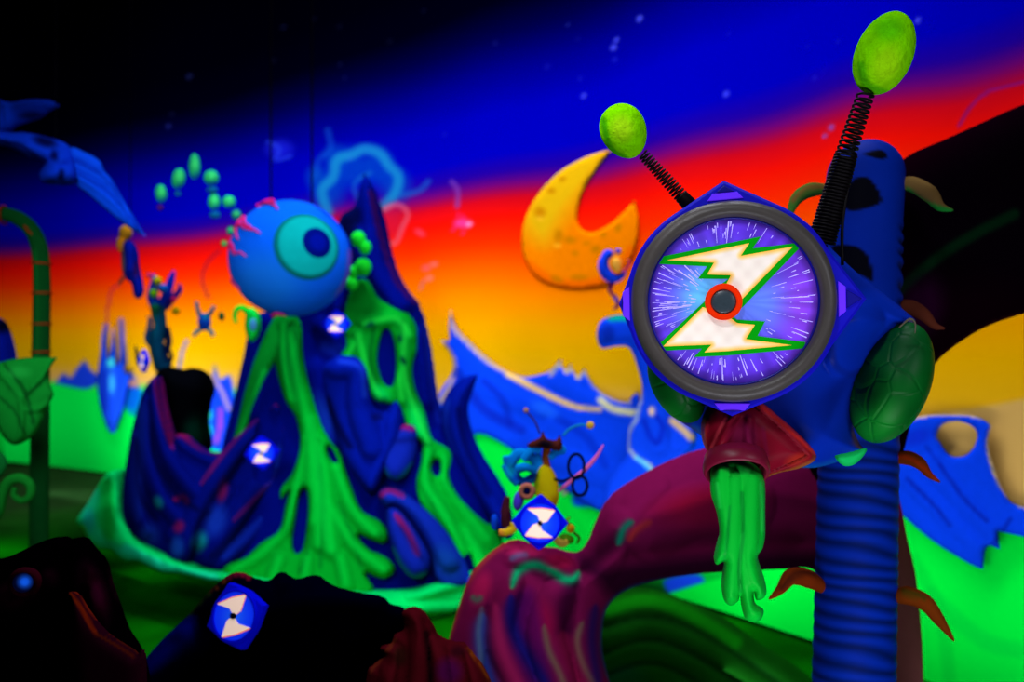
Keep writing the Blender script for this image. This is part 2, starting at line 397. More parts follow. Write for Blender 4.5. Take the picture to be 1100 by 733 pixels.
# ================================================================== PAINTED CUT-OUTS STANDING ON THE MURAL
wy = lambda off: (lambda x, y: wallY(x)-off)
o = sculpt('crescent_moon', [(657, 160, 1), (632, 168), (605, 182), (582, 204), (566, 230), (560, 256), (563, 278), (576, 298), (598, 308), (625, 310), (650, 306), (670, 292), (682, 268), (686, 240), (682, 215, 1), (668, 230), (652, 243), (635, 250), (622, 243), (620, 228), (626, 205), (640, 182)],
           wy(.02), .012, 6, 0.005, base=(248, 128, 0), step=3, bumps=[([(591, 210), (592, 211)], 7, 7, .004), ([(582, 232), (583, 233)], 8, 8, .004), ([(601, 262), (602, 262)], 9, 9, .004), ([(640, 262), (641, 262)], 5, 5, .004)],
           ops=[('a', (228, 176, 10), 26, [(660, 158), (600, 175), (560, 230), (585, 262), (612, 225), (650, 180)]), ('s', (255, 90, 0), 9, [(566, 285), (600, 306), (650, 302), (680, 270)], .6),
                *[('b', (190, 115, 0), b, .8) for b in ((580, 228, 8, 7, 0), (600, 254, 6, 9, 0), (612, 258, 8, 5, 0), (592, 205, 6, 4, 0), (640, 268, 6, 5, 0), (664, 245, 4, 6, 30), (622, 298, 12, 3.5, 0), (604, 192, 5, 3, 0), (648, 252, 4, 3, 0), (598, 300, 9, 4, 20), (560, 262, 4, 4, 0), (618, 272, 4, 3, 0), (630, 262, 5, 2, 0))],
                *[('b', (255, 190, 40), b, .7) for b in ((580, 235, 5, 3, 0), (599, 264, 5, 3, 0))]])
tag(o, 'orange and yellow crescent moon with pitted craters in the red sky', 'moon')
RB = (8, 66, 236)
o = sculpt('jagged_ridge', [(484, 333, 1), (490, 352), (505, 368), (530, 390), (560, 405), (585, 402, 1), (592, 398), (602, 386, 1), (607, 398), (613, 391, 1), (620, 404), (628, 396, 1), (636, 412), (650, 424), (672, 432), (686, 424), (690, 470), (690, 545), (640, 548), (560, 490), (516, 466), (500, 480), (478, 470), (470, 430), (486, 400), (484, 380), (473, 365, 1), (483, 366), (482, 350)],
           wy(.04), .03, 8, .02, base=RB, step=3, bumps=[([(500, 390), (530, 420), (580, 440)], 14, 10, .02), ([(600, 410), (630, 430), (670, 445)], 10, 8, .015), ([(560, 470), (620, 500), (680, 520)], 14, 14, .02)],
           ops=[('s', (255, 205, 100), 4.5, [(546, 402), (570, 415), (600, 430), (622, 438), (645, 440)], 1, 3), ('s', (240, 190, 110), 2.5, [(484, 336), (487, 352), (500, 366), (524, 388), (545, 400)], .85, 3.5),
                ('s', (245, 190, 70), 2.5, [(474, 366), (486, 382), (487, 405), (474, 432)], .8), ('s', (225, 190, 90), 3, [(592, 402), (602, 390), (609, 400), (614, 394), (621, 406), (629, 399), (640, 414), (655, 426), (676, 432)], .8),
                ('s', (250, 235, 150), 5, [(645, 430), (660, 440), (686, 444)], .9), ('s', (10, 30, 170), 7, [(490, 400), (520, 440), (560, 462)], .6), ('s', (10, 30, 170), 5, [(520, 410), (540, 430), (548, 455)], .5),
                ('s', (6, 40, 190), 6, [(600, 450), (630, 470), (650, 500)], .6), ('b', (30, 110, 250), (585, 440, 20, 8, 25), .6)])
tag(o, 'bright blue jagged mountain ridge with glowing cream edges beside the volcano', 'ridge')
o = sculpt('blue_rock_tower', [(645, 346), (655, 340), (668, 338), (690, 342), (720, 350), (745, 400), (748, 470), (735, 490), (700, 510), (690, 540), (650, 560), (652, 520), (672, 490), (676, 460), (684, 440), (690, 420), (685, 395), (676, 374), (662, 372), (646, 374), (641, 360)],
           wy(.42), .12, 10, .04, base=(10, 64, 226), step=3, bumps=[([(660, 356), (690, 356), (700, 400), (705, 470)], 18, 14, .06), ([(700, 445), (700, 470)], 8, 6, .03)],
           ops=[('s', (0, 150, 110), 5, [(656, 342), (675, 342), (690, 350)], .9), ('s', (200, 205, 170), 2, [(688, 425), (684, 448), (676, 462), (675, 480), (684, 492), (697, 500), (704, 512)], .8, 3), ('b', (250, 205, 150), (700, 442, 4, 6, 0), 1),
                ('s', (8, 30, 180), 4, [(692, 452), (698, 468), (706, 476), (712, 460), (706, 448)], .7), ('b', (8, 30, 150), (653, 358, 9, 12, 0), .6), ('s', (240, 190, 110), 5, [(722, 452), (734, 462), (742, 470)], .9), ('s', (90, 210, 235), 3, [(684, 492), (697, 503), (703, 516)], .8)])
tag(o, 'blue rock tower with a hooked spout top left of the target creature', 'rock')
o = sculpt('jagged_ridge', [(930, 470), (960, 452), (975, 450), (1000, 446), (1030, 446), (1050, 448), (1066, 458, 1), (1062, 475), (1068, 500), (1080, 530), (1100, 545), (1200, 560), (1200, 600), (1100, 577), (1072, 571, 1), (1074, 590, 1), (1060, 588), (1056, 612, 1), (1040, 605), (1000, 580), (960, 546), (930, 530)],
           wy(.04), .03, 8, .02, base=(6, 62, 228), step=3, holes=[[(1007, 468), (1014, 456), (1030, 453), (1044, 458), (1050, 468), (1044, 484), (1032, 491), (1018, 488)]],
           bumps=[([(960, 500), (1000, 540), (1050, 590)], 12, 8, .02), ([(1000, 500), (1040, 545), (1070, 575)], 12, 8, .02)],
           ops=[('s', (240, 205, 120), 3.5, [(980, 449), (1005, 444), (1050, 446), (1066, 456), (1062, 480), (1072, 515), (1090, 538), (1115, 548)], .9), ('s', (230, 180, 60), 3, [(1008, 470), (1014, 457), (1030, 453)], .5),
                ('s', (8, 26, 160), 3, [(975, 515), (1005, 545), (1020, 565)], .7), ('s', (8, 26, 160), 3, [(1010, 500), (1035, 535), (1060, 560)], .7), ('s', (8, 30, 170), 3, [(995, 480), (1010, 500)], .5), ('b', (16, 30, 190), (985, 470, 20, 10, -20), .5), ('s', (6, 24, 150), 4, [(1085, 558), (1074, 575), (1060, 595)], .5)])
tag(o, 'bright blue jagged ridge with a round hole, right of the ribbed stalk', 'ridge')
o = sculpt('spire', [(111, 352, 1), (116, 385), (122, 350, 1), (126, 392), (131, 372, 1), (134, 400), (140, 402), (136, 420), (132, 440), (126, 458), (122, 466), (116, 462), (112, 452), (108, 440), (104, 410), (108, 380)],
           wy(.15), .08, 7, .02, base=(20, 74, 228), step=2.5, bumps=[([(119, 380), (119, 450)], 6, 7, .08)], ops=[('b', (60, 215, 215), (119, 390, 5, 7, 0), 1), ('b', (60, 190, 240), (120, 412, 4, 14, 0), .9), ('s', (10, 30, 170), 3, [(110, 400), (112, 440)], .7)])
tag(o, 'slender blue spire with teal crystals standing over the green field', 'spire')

# small moon creature
mm = empty('moon_creature', P(660, 300, 7.9), 'small blue crescent creature with a curly tail below the big moon', 'creature')
sculpt('body', [(652, 268), (645, 276), (642, 288), (648, 300), (660, 304), (670, 299), (672, 292), (664, 295), (656, 290), (654, 280), (660, 272)], 7.9, .06, 6, .06, base=(15, 60, 225), step=2, parent=mm)
sculpt('beak', [(660, 276), (668, 280), (668, 290), (661, 292), (657, 284)], 7.85, .03, 4, .03, base=(235, 170, 60), step=2, parent=mm)
ellipsoid('crest', 664, 270, 7.9, 3, 3, material=PAINT, parent=mm, color=(20, 70, 230))
tube('tail', [(658, 304, 7.9), (655, 312, 7.9), (661, 320, 7.9), (664, 328, 7.9), (659, 332, 7.9)], [3, 2, 2.5, 1.5], PAINT, mm, (120, 20, 90), ops=[('b', (30, 60, 220), (661, 322, 5, 5, 0))])
tube('whisker', [(668, 292, 7.9), (674, 288, 7.9), (677, 282, 7.9), (674, 279, 7.9)], [1.2, .8], PAINT, mm, (230, 70, 110))

# ================================================================== SLIME VOLCANO
NV = (1, 10, 112); NL = (4, 40, 175); PK = (160, 16, 76); TE = (10, 150, 150); SL = (0, 225, 78)
vol = empty('slime_volcano', P(320, 640, 8.2), 'tall pointed navy volcano covered with dripping bright green slime', 'volcano')
def coneY(x, y):      # a rounded cone: the axis stands at 8.9 m, the foot bulges towards the viewer
    half = np.interp(y, [190, 240, 330, 440, 540, 660], [14, 30, 95, 125, 185, 235]); cx = np.interp(y, [190, 300, 440, 660], [392, 375, 355, 325])
    u = np.clip((x-cx)/half, -1, 1); return 8.75-np.sqrt(1-u*u)*half*8/F*.75-np.clip((y-480)/190, 0, 1)*.25
cone_out = [(391, 186, 1), (399, 198), (410, 232), (416, 262), (428, 297), (447, 322, 1), (455, 345), (463, 385), (468, 425), (476, 455), (500, 500), (530, 560), (543, 596), (530, 625), (490, 640), (400, 645), (300, 630), (230, 612), (205, 585), (228, 520), (246, 450), (260, 390), (272, 342), (300, 330), (350, 290), (362, 250, 1), (366, 232), (380, 222), (386, 204)]
sculpt('rock_cone', cone_out, coneY, .12, 14, .9, base=NV, step=4, parent=vol,
       bumps=[([(392, 200), (398, 240), (405, 290), (432, 325)], 8, 14, .12), ([(380, 250), (372, 290)], 8, 12, .08), ([(455, 360), (462, 430)], 10, 10, .1), ([(340, 400), (350, 440), (358, 470)], 14, 14, .1), ([(285, 390), (270, 440)], 12, 10, .08),
              ([(478, 470), (520, 560)], 14, 18, .1), ([(362, 300), (365, 340)], 12, 10, .06), ([(345, 350), (375, 372), (390, 370)], 10, 12, .08)],
       ops=[('s', (16, 44, 190), 8, [(460, 340), (466, 400), (474, 450)], .8), ('s', (70, 10, 60), 3, [(398, 205), (408, 250), (425, 300), (446, 325)], .7), ('s', (4, 6, 50), 8, [(372, 240), (380, 300), (365, 345)], .7), ('a', (2, 4, 34), 5, [(366, 232), (384, 222), (386, 240), (368, 262)], .8),
            ('b', (14, 50, 170), (345, 450, 16, 34, -15), .8), ('s', (14, 40, 170), 9, [(350, 372), (372, 380), (385, 378)], .8), ('s', (14, 40, 160), 6, [(312, 400), (330, 460)], .5)])
def slimeY(x, y): return coneY(x, y)-.16
drip = (20, 232, 70); dk = (0, 150, 40)
sculpt('slime_flow', [(298, 338), (320, 340), (302, 378), (284, 412), (268, 450), (256, 485), (244, 500), (256, 450), (266, 410), (280, 370)], slimeY, .06, 7, .08, base=(2, 135, 36), step=3, parent=vol, ops=[('s', (10, 215, 70), 5, [(262, 470), (285, 400)], .9)], bumps=[([(310, 345), (280, 400), (256, 470)], 6, 5, .04)])
flowB = [(300, 338), (322, 345), (326, 385), (336, 425), (348, 458), (364, 485), (377, 522), (388, 548), (408, 560), (418, 574), (412, 584), (398, 580), (384, 575), (396, 590), (416, 600), (424, 612), (412, 622), (392, 616), (400, 636), (360, 642), (300, 636), (262, 628), (240, 619), (242, 606), (262, 600), (280, 584), (300, 570), (306, 545), (310, 528), (302, 536), (302, 524), (314, 508), (322, 480), (318, 450), (306, 430), (296, 395), (292, 365)]
drips = [([(330, 450), (335, 500), (336, 560)], 9, 10), ([(345, 480), (352, 530), (356, 590)], 9, 11), ([(360, 500), (378, 545), (402, 572)], 9, 10), ([(352, 540), (380, 585), (412, 611)], 9, 10), ([(318, 520), (308, 560), (285, 590), (250, 612)], 8, 10), ([(326, 470), (318, 530)], 7, 8),
         ([(312, 360), (320, 410), (330, 450)], 9, 8), ([(340, 520), (342, 585)], 7, 9), ([(300, 600), (290, 628)], 9, 9), ([(330, 600), (326, 632)], 9, 10), ([(366, 600), (372, 628)], 9, 10), ([(345, 470), (360, 500)], 6, 8), ([(304, 350), (305, 390), (312, 430)], 6, 6)]
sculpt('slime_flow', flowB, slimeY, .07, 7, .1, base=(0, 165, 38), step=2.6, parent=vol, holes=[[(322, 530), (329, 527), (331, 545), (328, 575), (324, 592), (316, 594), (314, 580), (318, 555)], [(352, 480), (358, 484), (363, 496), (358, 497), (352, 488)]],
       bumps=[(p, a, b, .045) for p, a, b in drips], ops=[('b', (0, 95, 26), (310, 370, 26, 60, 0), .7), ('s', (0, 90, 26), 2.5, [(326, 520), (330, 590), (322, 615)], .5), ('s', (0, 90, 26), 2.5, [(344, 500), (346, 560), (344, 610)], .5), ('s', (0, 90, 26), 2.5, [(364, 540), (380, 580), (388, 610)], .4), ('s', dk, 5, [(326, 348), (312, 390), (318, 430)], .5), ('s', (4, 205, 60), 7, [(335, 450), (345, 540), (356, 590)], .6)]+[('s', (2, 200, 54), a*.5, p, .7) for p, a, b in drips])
flowC = [(360, 392), (370, 372), (368, 352), (370, 336), (376, 316), (386, 300), (397, 304), (406, 320), (420, 328), (434, 333), (446, 348), (449, 370), (443, 395), (446, 418), (456, 442), (462, 466), (468, 480), (458, 484), (452, 474), (440, 466), (432, 448), (427, 438), (418, 434), (406, 432), (397, 422), (392, 408), (380, 398), (368, 402)]
dc = [([(385, 360), (395, 400), (408, 426)], 8, 7), ([(435, 350), (434, 400), (446, 440), (460, 474)], 8, 7), ([(392, 348), (425, 342), (440, 360)], 8, 8), ([(428, 400), (432, 430)], 7, 7), ([(368, 395), (380, 370)], 6, 6)]
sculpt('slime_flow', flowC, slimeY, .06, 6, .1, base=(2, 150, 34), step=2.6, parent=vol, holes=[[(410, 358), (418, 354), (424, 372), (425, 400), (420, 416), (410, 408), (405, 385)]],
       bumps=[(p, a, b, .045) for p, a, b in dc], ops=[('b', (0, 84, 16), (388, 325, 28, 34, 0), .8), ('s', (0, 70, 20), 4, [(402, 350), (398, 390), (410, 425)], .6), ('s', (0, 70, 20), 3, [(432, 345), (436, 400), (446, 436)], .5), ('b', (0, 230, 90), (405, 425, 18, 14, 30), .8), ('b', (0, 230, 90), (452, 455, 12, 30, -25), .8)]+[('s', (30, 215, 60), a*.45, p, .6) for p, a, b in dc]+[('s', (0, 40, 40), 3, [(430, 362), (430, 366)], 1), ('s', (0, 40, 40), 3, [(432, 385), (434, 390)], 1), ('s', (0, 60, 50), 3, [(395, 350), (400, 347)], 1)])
flowD = [(456, 476), (470, 474), (484, 482), (487, 497), (482, 510), (490, 530), (506, 546), (522, 560), (536, 572), (540, 590), (534, 606), (518, 616), (509, 608), (504, 594), (496, 600), (487, 590), (480, 574), (466, 558), (452, 542), (447, 520), (452, 498)]
dd_ = [([(460, 485), (458, 520), (478, 552), (496, 590)], 7, 8), ([(478, 490), (478, 515), (500, 548), (524, 578)], 7, 9), ([(500, 570), (518, 600)], 8, 9), ([(466, 535), (485, 570)], 6, 7)]
sculpt('slime_flow', flowD, slimeY, .06, 6, .1, base=(0, 168, 40), step=2.6, parent=vol, holes=[[(466, 494), (472, 496), (473, 508), (468, 512), (463, 504)]],
       bumps=[(p, a, b, .05) for p, a, b in dd_], ops=[('s', (2, 200, 56), a*.5, p, .7) for p, a, b in dd_])
flowE = [(102, 528), (112, 512), (122, 506), (126, 520), (128, 540), (132, 558), (150, 580), (180, 596), (215, 610), (250, 616), (300, 622), (360, 632), (430, 634), (480, 622), (520, 606), (545, 600), (540, 640), (500, 662), (460, 668), (400, 660), (340, 645), (300, 634), (255, 628), (225, 626), (190, 618), (172, 616), (150, 605), (132, 603), (118, 592), (106, 590), (94, 580), (90, 570), (82, 562), (88, 550), (92, 545)]
sculpt('slime_skirt', flowE, lambda x, y: 7.35+1.25*np.clip(abs(x-320)/235, 0, 1)**3-np.clip((y-520)/150, 0, 1)*.25, .2, 12, .5, base=(0, 215, 100), step=3, parent=vol, wob=.04,
       bumps=[([(x, 600+.1*(x-150)-8), (x+4, 612+.1*(x-150))], 7, 8, .05) for x in range(150, 240, 14)]+[([(440, 640), (510, 625)], 7, 7, .05), ([(380, 650), (500, 655)], 7, 7, .05)],
       ops=[('s', (20, 225, 150), 9, [(100, 530), (96, 560), (112, 584), (135, 596), (170, 608)]), ('s', (20, 225, 170), 8, [(135, 590), (180, 612), (230, 622)], .9), ('b', (20, 200, 180), (95, 560, 9, 16, 0), .9), ('s', (0, 215, 70), 9, [(115, 520), (118, 575)], .8), ('s', (0, 235, 100), 16, [(300, 640), (420, 655), (530, 630)], .8), ('s', (110, 235, 10), 3, [(88, 566), (100, 588), (130, 604)], .9)])
# left crater rock
L_out = [(168, 404, 1), (174, 440), (184, 478, 1), (192, 466), (207, 478), (222, 486), (238, 485), (254, 468), (274, 450), (290, 436), (293, 430, 1), (304, 428), (315, 423, 1), (320, 450), (323, 482), (316, 508), (303, 530), (303, 558), (292, 578), (268, 598), (243, 618), (198, 608), (178, 604), (152, 590), (128, 572), (131, 530), (140, 470), (152, 425), (162, 408)]
folds = [([(166, 412), (172, 460), (186, 500), (206, 525), (225, 545)], 8, 12, .16), ([(154, 430), (156, 490), (172, 535), (200, 565)], 8, 12, .14), ([(142, 470), (142, 530), (152, 570)], 9, 12, .1), ([(292, 440), (258, 475), (232, 515), (205, 560), (192, 598)], 14, 14, .18), ([(312, 450), (300, 500), (262, 540), (225, 600)], 16, 14, .16),
         ([(300, 520), (285, 565), (235, 610)], 14, 12, .14), ([(243, 530), (222, 580)], 12, 15, .14), ([(186, 575), (200, 548), (218, 520)], 10, 8, .1), ([(195, 475), (225, 492), (240, 490)], 8, 8, .1), ([(290, 455), (285, 480), (283, 510)], 14, 10, -.06)]
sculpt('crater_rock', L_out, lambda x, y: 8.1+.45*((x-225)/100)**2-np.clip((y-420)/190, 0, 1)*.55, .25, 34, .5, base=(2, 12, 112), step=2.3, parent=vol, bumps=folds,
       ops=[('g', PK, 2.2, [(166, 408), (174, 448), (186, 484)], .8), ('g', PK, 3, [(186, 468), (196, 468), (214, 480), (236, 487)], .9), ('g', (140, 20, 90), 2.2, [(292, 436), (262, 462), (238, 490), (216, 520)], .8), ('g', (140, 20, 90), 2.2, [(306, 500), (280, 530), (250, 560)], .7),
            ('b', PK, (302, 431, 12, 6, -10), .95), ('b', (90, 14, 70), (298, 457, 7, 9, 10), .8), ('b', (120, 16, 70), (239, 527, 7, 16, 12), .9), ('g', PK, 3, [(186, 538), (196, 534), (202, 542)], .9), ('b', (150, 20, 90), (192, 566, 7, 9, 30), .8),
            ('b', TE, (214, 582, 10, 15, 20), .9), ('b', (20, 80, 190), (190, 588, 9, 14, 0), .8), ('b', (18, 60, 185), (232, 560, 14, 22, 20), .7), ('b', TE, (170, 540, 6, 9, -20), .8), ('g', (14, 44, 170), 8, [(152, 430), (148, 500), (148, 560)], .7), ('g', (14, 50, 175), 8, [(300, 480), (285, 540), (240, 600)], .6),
            ('g', (2, 4, 50), 4, [(160, 430), (166, 490), (190, 530), (215, 550)], .7), ('g', (2, 4, 50), 4, [(146, 470), (150, 530), (170, 560)], .6), ('g', (2, 4, 50), 5, [(275, 470), (245, 510), (215, 560), (208, 600)], .7), ('g', (2, 4, 50), 5, [(285, 530), (255, 570), (225, 600)], .6), ('b', (20, 60, 170), (160, 575, 14, 16, 0), .6)])  # dark strokes paint crevice shade between the folds
# centre rocks
sculpt('hooked_rock', [(346, 398), (356, 386), (372, 380), (388, 386), (396, 400), (397, 420), (403, 438), (414, 442), (421, 434), (427, 430), (434, 446), (434, 466), (427, 482), (416, 500), (408, 520), (398, 532), (384, 515), (368, 490), (358, 460), (350, 430)], lambda x, y: coneY(x, y)-.2, .14, 16, .2, base=(2, 20, 140), step=3, parent=vol,
       bumps=[([(362, 396), (384, 400), (386, 440), (400, 480)], 12, 14, .1), ([(425, 440), (420, 480), (400, 520)], 10, 10, .08)], ops=[('s', (3, 6, 60), 5, [(352, 430), (364, 460), (376, 480)], .8), ('b', (4, 8, 70), (405, 448, 8, 6, 0), .8), ('s', (20, 60, 200), 4, [(365, 388), (388, 395), (392, 425)], .7)])
for pts, rim in (([(410, 468), (420, 460), (434, 456), (446, 459), (448, 476), (443, 498), (430, 515), (417, 513), (410, 500), (407, 484)], [(446, 462), (430, 458), (417, 468), (412, 490)]),
                 ([(416, 546), (428, 545), (438, 556), (450, 574), (462, 598), (459, 616), (444, 621), (430, 608), (421, 588), (415, 565)], [(424, 552), (438, 572), (450, 598)])):
    sculpt('teardrop_rock', pts, lambda x, y: coneY(x, y)-.24, .14, 13, .2, base=(12, 34, 160), step=2.6, parent=vol, ops=[('g', PK, 3.2, rim, .9), ('g', TE, 3, [pts[8], pts[7], pts[6], pts[5]], .8), ('g', (4, 10, 80), 3, [(rim[0][0]+4, rim[0][1]+10), (rim[2][0]+6, rim[2][1]+6)], .5)])
sculpt('ridge_rock', [(406, 534), (410, 526), (424, 524), (440, 534), (462, 552), (484, 576), (500, 604), (505, 628), (482, 634), (468, 620), (462, 594), (446, 566), (428, 546), (414, 545)], lambda x, y: coneY(x, y)-.2, .1, 12, .2, base=(12, 40, 165), step=3, parent=vol, bumps=[([(415, 534), (450, 552), (484, 600)], 9, 14, .08)], ops=[('g', PK, 2.5, [(408, 534), (418, 527), (434, 534)], .9), ('b', (14, 80, 170), (480, 605, 16, 26, -30), .6)])
sculpt('horn_rock', [(514, 402, 1), (498, 406), (482, 420), (474, 440), (474, 462), (480, 486), (492, 508), (508, 534), (526, 560), (540, 578), (552, 575), (548, 540), (536, 515), (520, 490), (508, 465), (503, 440), (508, 420)], lambda x, y: 8.5-.0*x, .3, 22, .3, base=(2, 20, 140), step=3, parent=vol,
       bumps=[([(505, 410), (488, 440), (494, 490), (530, 560)], 10, 16, .08)], ops=[('s', (3, 8, 80), 5, [(492, 440), (500, 480), (525, 530)], .7), ('s', (20, 60, 200), 4, [(480, 430), (478, 460), (490, 500)], .6)])
for x, y, r in ((385, 257, 8), (392, 266, 7), (390, 287, 9), (380, 292, 6), (378, 305, 7)):
    ellipsoid('slime_bubble', x, y, 8.0, r, r*1.1, material=PAINT, parent=vol, color=(20, 215, 40), nu=16, nv=10)

cave = sculpt('boulder', [(166, 410), (170, 398), (182, 394), (196, 397), (209, 395), (220, 404), (225, 420), (221, 436), (218, 457), (222, 482), (214, 492), (190, 494), (178, 480), (170, 445)], lambda x, y: 9.0+0*x, .3, 20, .5, base=(3, 4, 8), step=3, ops=[('b', (0, 40, 26), (208, 466, 16, 26, 10), .8)], wob=.05)  # solid black mass in place of the crater's dark hollow
tag(cave, 'black lumpy mass standing in for the dark hollow of the crater rock left of the volcano', 'boulder')
sc_ = sculpt('critter', [(266, 331), (276, 334), (280, 346), (277, 360), (270, 368), (264, 358), (263, 346)], lambda x, y: 8.0+0*x, .12, 6, .1, base=(10, 225, 70), step=2)
tag(sc_, 'small lime green curled critter perched on the left shoulder of the volcano', 'critter')
tube('arm', [(268, 338, 8.0), (261, 331, 7.98), (254, 333, 7.96), (252, 341, 7.96), (254, 347, 7.96)], [3.5, 3, 2], PAINT, sc_, (20, 225, 40)); ellipsoid('belly', 272, 349, 7.88, 4, 7, material=PAINT, parent=sc_, color=(70, 160, 220), nu=12, nv=8)

# ================================================================== EYEBALL
ey = empty('eyeball', P(312, 278, 7.3), 'giant blue eyeball with teal iris and pink veins hanging before the volcano', 'eyeball')
eyeR = 65*7.3/F; eyeC = P(312, 278, 7.3)
ellipsoid('ball', 312, 278, 7.3, 65, 62.5, ry_depth=64, parent=ey, color=(6, 92, 235), nu=48, nv=32, material=mat('eyeball paint', paint=True, nscale=3, rough=.45),
          ops=[('b', (24, 120, 205), (285, 305, 50, 40, 0), .5), ('s', (0, 20, 200), 3, [(340, 220), (372, 250), (378, 285)], .5), ('s', (130, 70, 190), 2.5, [(376, 270), (374, 295), (362, 316)], .7)])
def cap(name, n, ang, R, color, ops_=None, rings=10, seg=40, parent=ey):
    n = Vector(n).normalized(); a = n.cross(Vector((0, 0, 1))).normalized(); b = n.cross(a); V = [eyeC+n*R*1.012]; Fc = []; cl = [C(*color)]
    for j in range(1, rings+1):
        t = ang*j/rings; Rj = R*(1.012 if j < rings else .99)
        for i in range(seg):
            w = 2*math.pi*i/seg; V.append(eyeC+(n*math.cos(t)+(a*math.cos(w)+b*math.sin(w))*math.sin(t))*Rj); f = j/rings
            cl.append(C(*color)*(1-.0*f)*(1 if f < .82 else .62) if ops_ is None else C(*color)*(1 if f < .6 else .8))
    for i in range(seg): Fc.append((0, 1+i, 1+(i+1) % seg))
    for j in range(rings-1):
        for i in range(seg): Fc.append((1+j*seg+i, 1+(j+1)*seg+i, 1+(j+1)*seg+(i+1) % seg, 1+j*seg+(i+1) % seg))
    return put(name, [tuple(v) for v in V], Fc, PAINT, parent, np.array(cl))
cap('iris', (.50, -.85, .16), math.radians(33), eyeR, (6, 160, 160)); cap('pupil', (.60, -.78, .19), math.radians(15.5), eyeR*1.012, (1, 14, 140), 1, rings=5)
for vn in ([(250, 262), (257, 268), (264, 276), (272, 276), (279, 280)], [(257, 266), (262, 271), (262, 278)], [(256, 248), (266, 246), (276, 251), (288, 254), (294, 258)], [(268, 238), (274, 246), (284, 251)], [(276, 222), (288, 222), (300, 225), (309, 232)], [(288, 222), (296, 219), (303, 224)], [(254, 302), (260, 307), (266, 312)], [(296, 338), (304, 336), (312, 338)], [(262, 240), (262, 252), (268, 262)]):
    pts = []
    for x, y in cat(vn, n=4):
        u, v = (x-312)/65, -(y-278)/63; q = min(.995, math.hypot(u, v)); u, v = (u/math.hypot(u, v)*q, v/math.hypot(u, v)*q) if math.hypot(u, v) > .995 else (u, v)
        pts.append(tuple(eyeC+Vector((u, -math.sqrt(max(0, 1-u*u-v*v)), v))*eyeR*1.0))
    rr = np.linspace(2.6, .8, len(pts))*7.3/F; V, Fc = tube_verts(pts, rr, 8); put('vein', [tuple(v) for v in V], Fc, mat('vein paint', (205, 30, 110)), ey)
WIRE = mat('dark wire', (12, 12, 20), rough=.6)
for x in (291, 335):
    V, Fc = tube_verts([tuple(P(x, 226 if x < 300 else 223, 7.3)), tuple(P(x, 226, 7.3).xy)+(8.0,)], .008, 6); put('suspension_wire', [tuple(v) for v in V], Fc, WIRE, ey)

# ================================================================== BUBBLE STRING
bl = [(173, 208, 6, 10, -5, 'lowest on the left end of the arc'), (192, 192, 7, 11, 10, 'second from the left end, above a bead'), (209, 179, 6, 14, 0, 'tallest one at the top of the arc'), (227, 191, 8, 8, 0, 'round, just right of the top of the arc'),
      (230, 217, 6.5, 9, 0, 'left of the two round ones beneath the arc'), (246, 217, 7, 7, 0, 'right of the two round ones beneath the arc'), (254, 231, 5.5, 6, 0, 'touching the upper left rim of the eyeball'), (248, 248, 4.5, 5, 0, 'small and dim beside the eyeball veins'), (241, 262, 4, 4, 0, 'tiny brownish last bead of the string')]
for i, (x, y, rx, ry, dg, wh) in enumerate(bl):
    Yb = 7.6; c0 = (30, 190, 110) if i < 6 else ((20, 110, 100) if i < 8 else (120, 90, 30))
    r0 = empty('bubble', P(x, y, Yb), 'glowing green bubble, '+wh, 'bubble', 'green bubbles drifting up beside the eyeball')
    ellipsoid('skin', x, y, Yb, rx, ry, dg, parent=r0, color=c0, material=PAINT, nu=16, nv=10, ops=[('b', (70, 235, 120), (x, y-ry*.2, rx*.8, ry*.6, 0), .8), ('b', (10, 80, 190), (x+2, y+ry*.9, rx, ry*.5, 0), .7)])
    if i in (0, 1, 3, 4): ellipsoid('bead', x+(-1 if i < 2 else 1), y+ry+5, Yb, 3.5 if i < 2 else 6, 3 if i < 2 else 4, parent=r0, material=PAINT, color=(10, 100, 150) if i != 0 else (90, 30, 110), nu=12, nv=8)

# ================================================================== TARGET CREATURE (nearest thing)
cr = empty('target_creature', P(840, 420, 3.15), 'large blue bug-eyed alien head with round lit target face and dripping green tongue', 'creature')
BODY = (10, 52, 190); G = (14, 120, 60)
HY = 2.92
def bodyY(x, y): return 3.32+(x-800)*.0002
def body_shade(x, y, col):
    return col
sculpt('head', [(700, 300), (740, 240), (800, 215), (860, 235), (896, 270), (925, 297), (955, 320), (984, 344, 1), (966, 358), (944, 378), (926, 402), (916, 430), (916, 458), (924, 478), (930, 484), (915, 491), (895, 498), (872, 503), (840, 500), (800, 488), (765, 475), (745, 462), (722, 446), (704, 420), (694, 370)], bodyY, .22, 60, .3,
       base=(2, 40, 165), step=3, parent=cr, material=GLOSS, bumps=[([(925, 340), (912, 365), (908, 385)], 26, 22, .06), ([(900, 290), (950, 325), (980, 344)], 14, 10, .04)],
       ops=[('s', (4, 22, 105), 5, [(893, 372), (897, 392), (912, 402), (928, 398), (940, 384)], .6), ('s', (10, 120, 190), 8, [(745, 462), (800, 490), (872, 505), (930, 486)], .6), ('b', (8, 40, 170), (905, 430, 28, 50, 20), .5)])  # glow from below painted along the head's lower edge
def facets(name, cx, cy, Y, rx, ry, deg, rd, seed):
    """the eye is a dome of flat overlapping plates; the seams are engraved"""
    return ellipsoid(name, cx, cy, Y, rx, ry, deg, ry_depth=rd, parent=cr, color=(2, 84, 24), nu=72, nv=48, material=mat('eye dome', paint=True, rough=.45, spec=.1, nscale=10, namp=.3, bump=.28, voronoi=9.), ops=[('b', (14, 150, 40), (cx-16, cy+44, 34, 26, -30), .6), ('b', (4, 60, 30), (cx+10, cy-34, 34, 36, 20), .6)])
re_ = facets('eye', 957, 411, 3.26, 37, 68, 20, 52, 1)
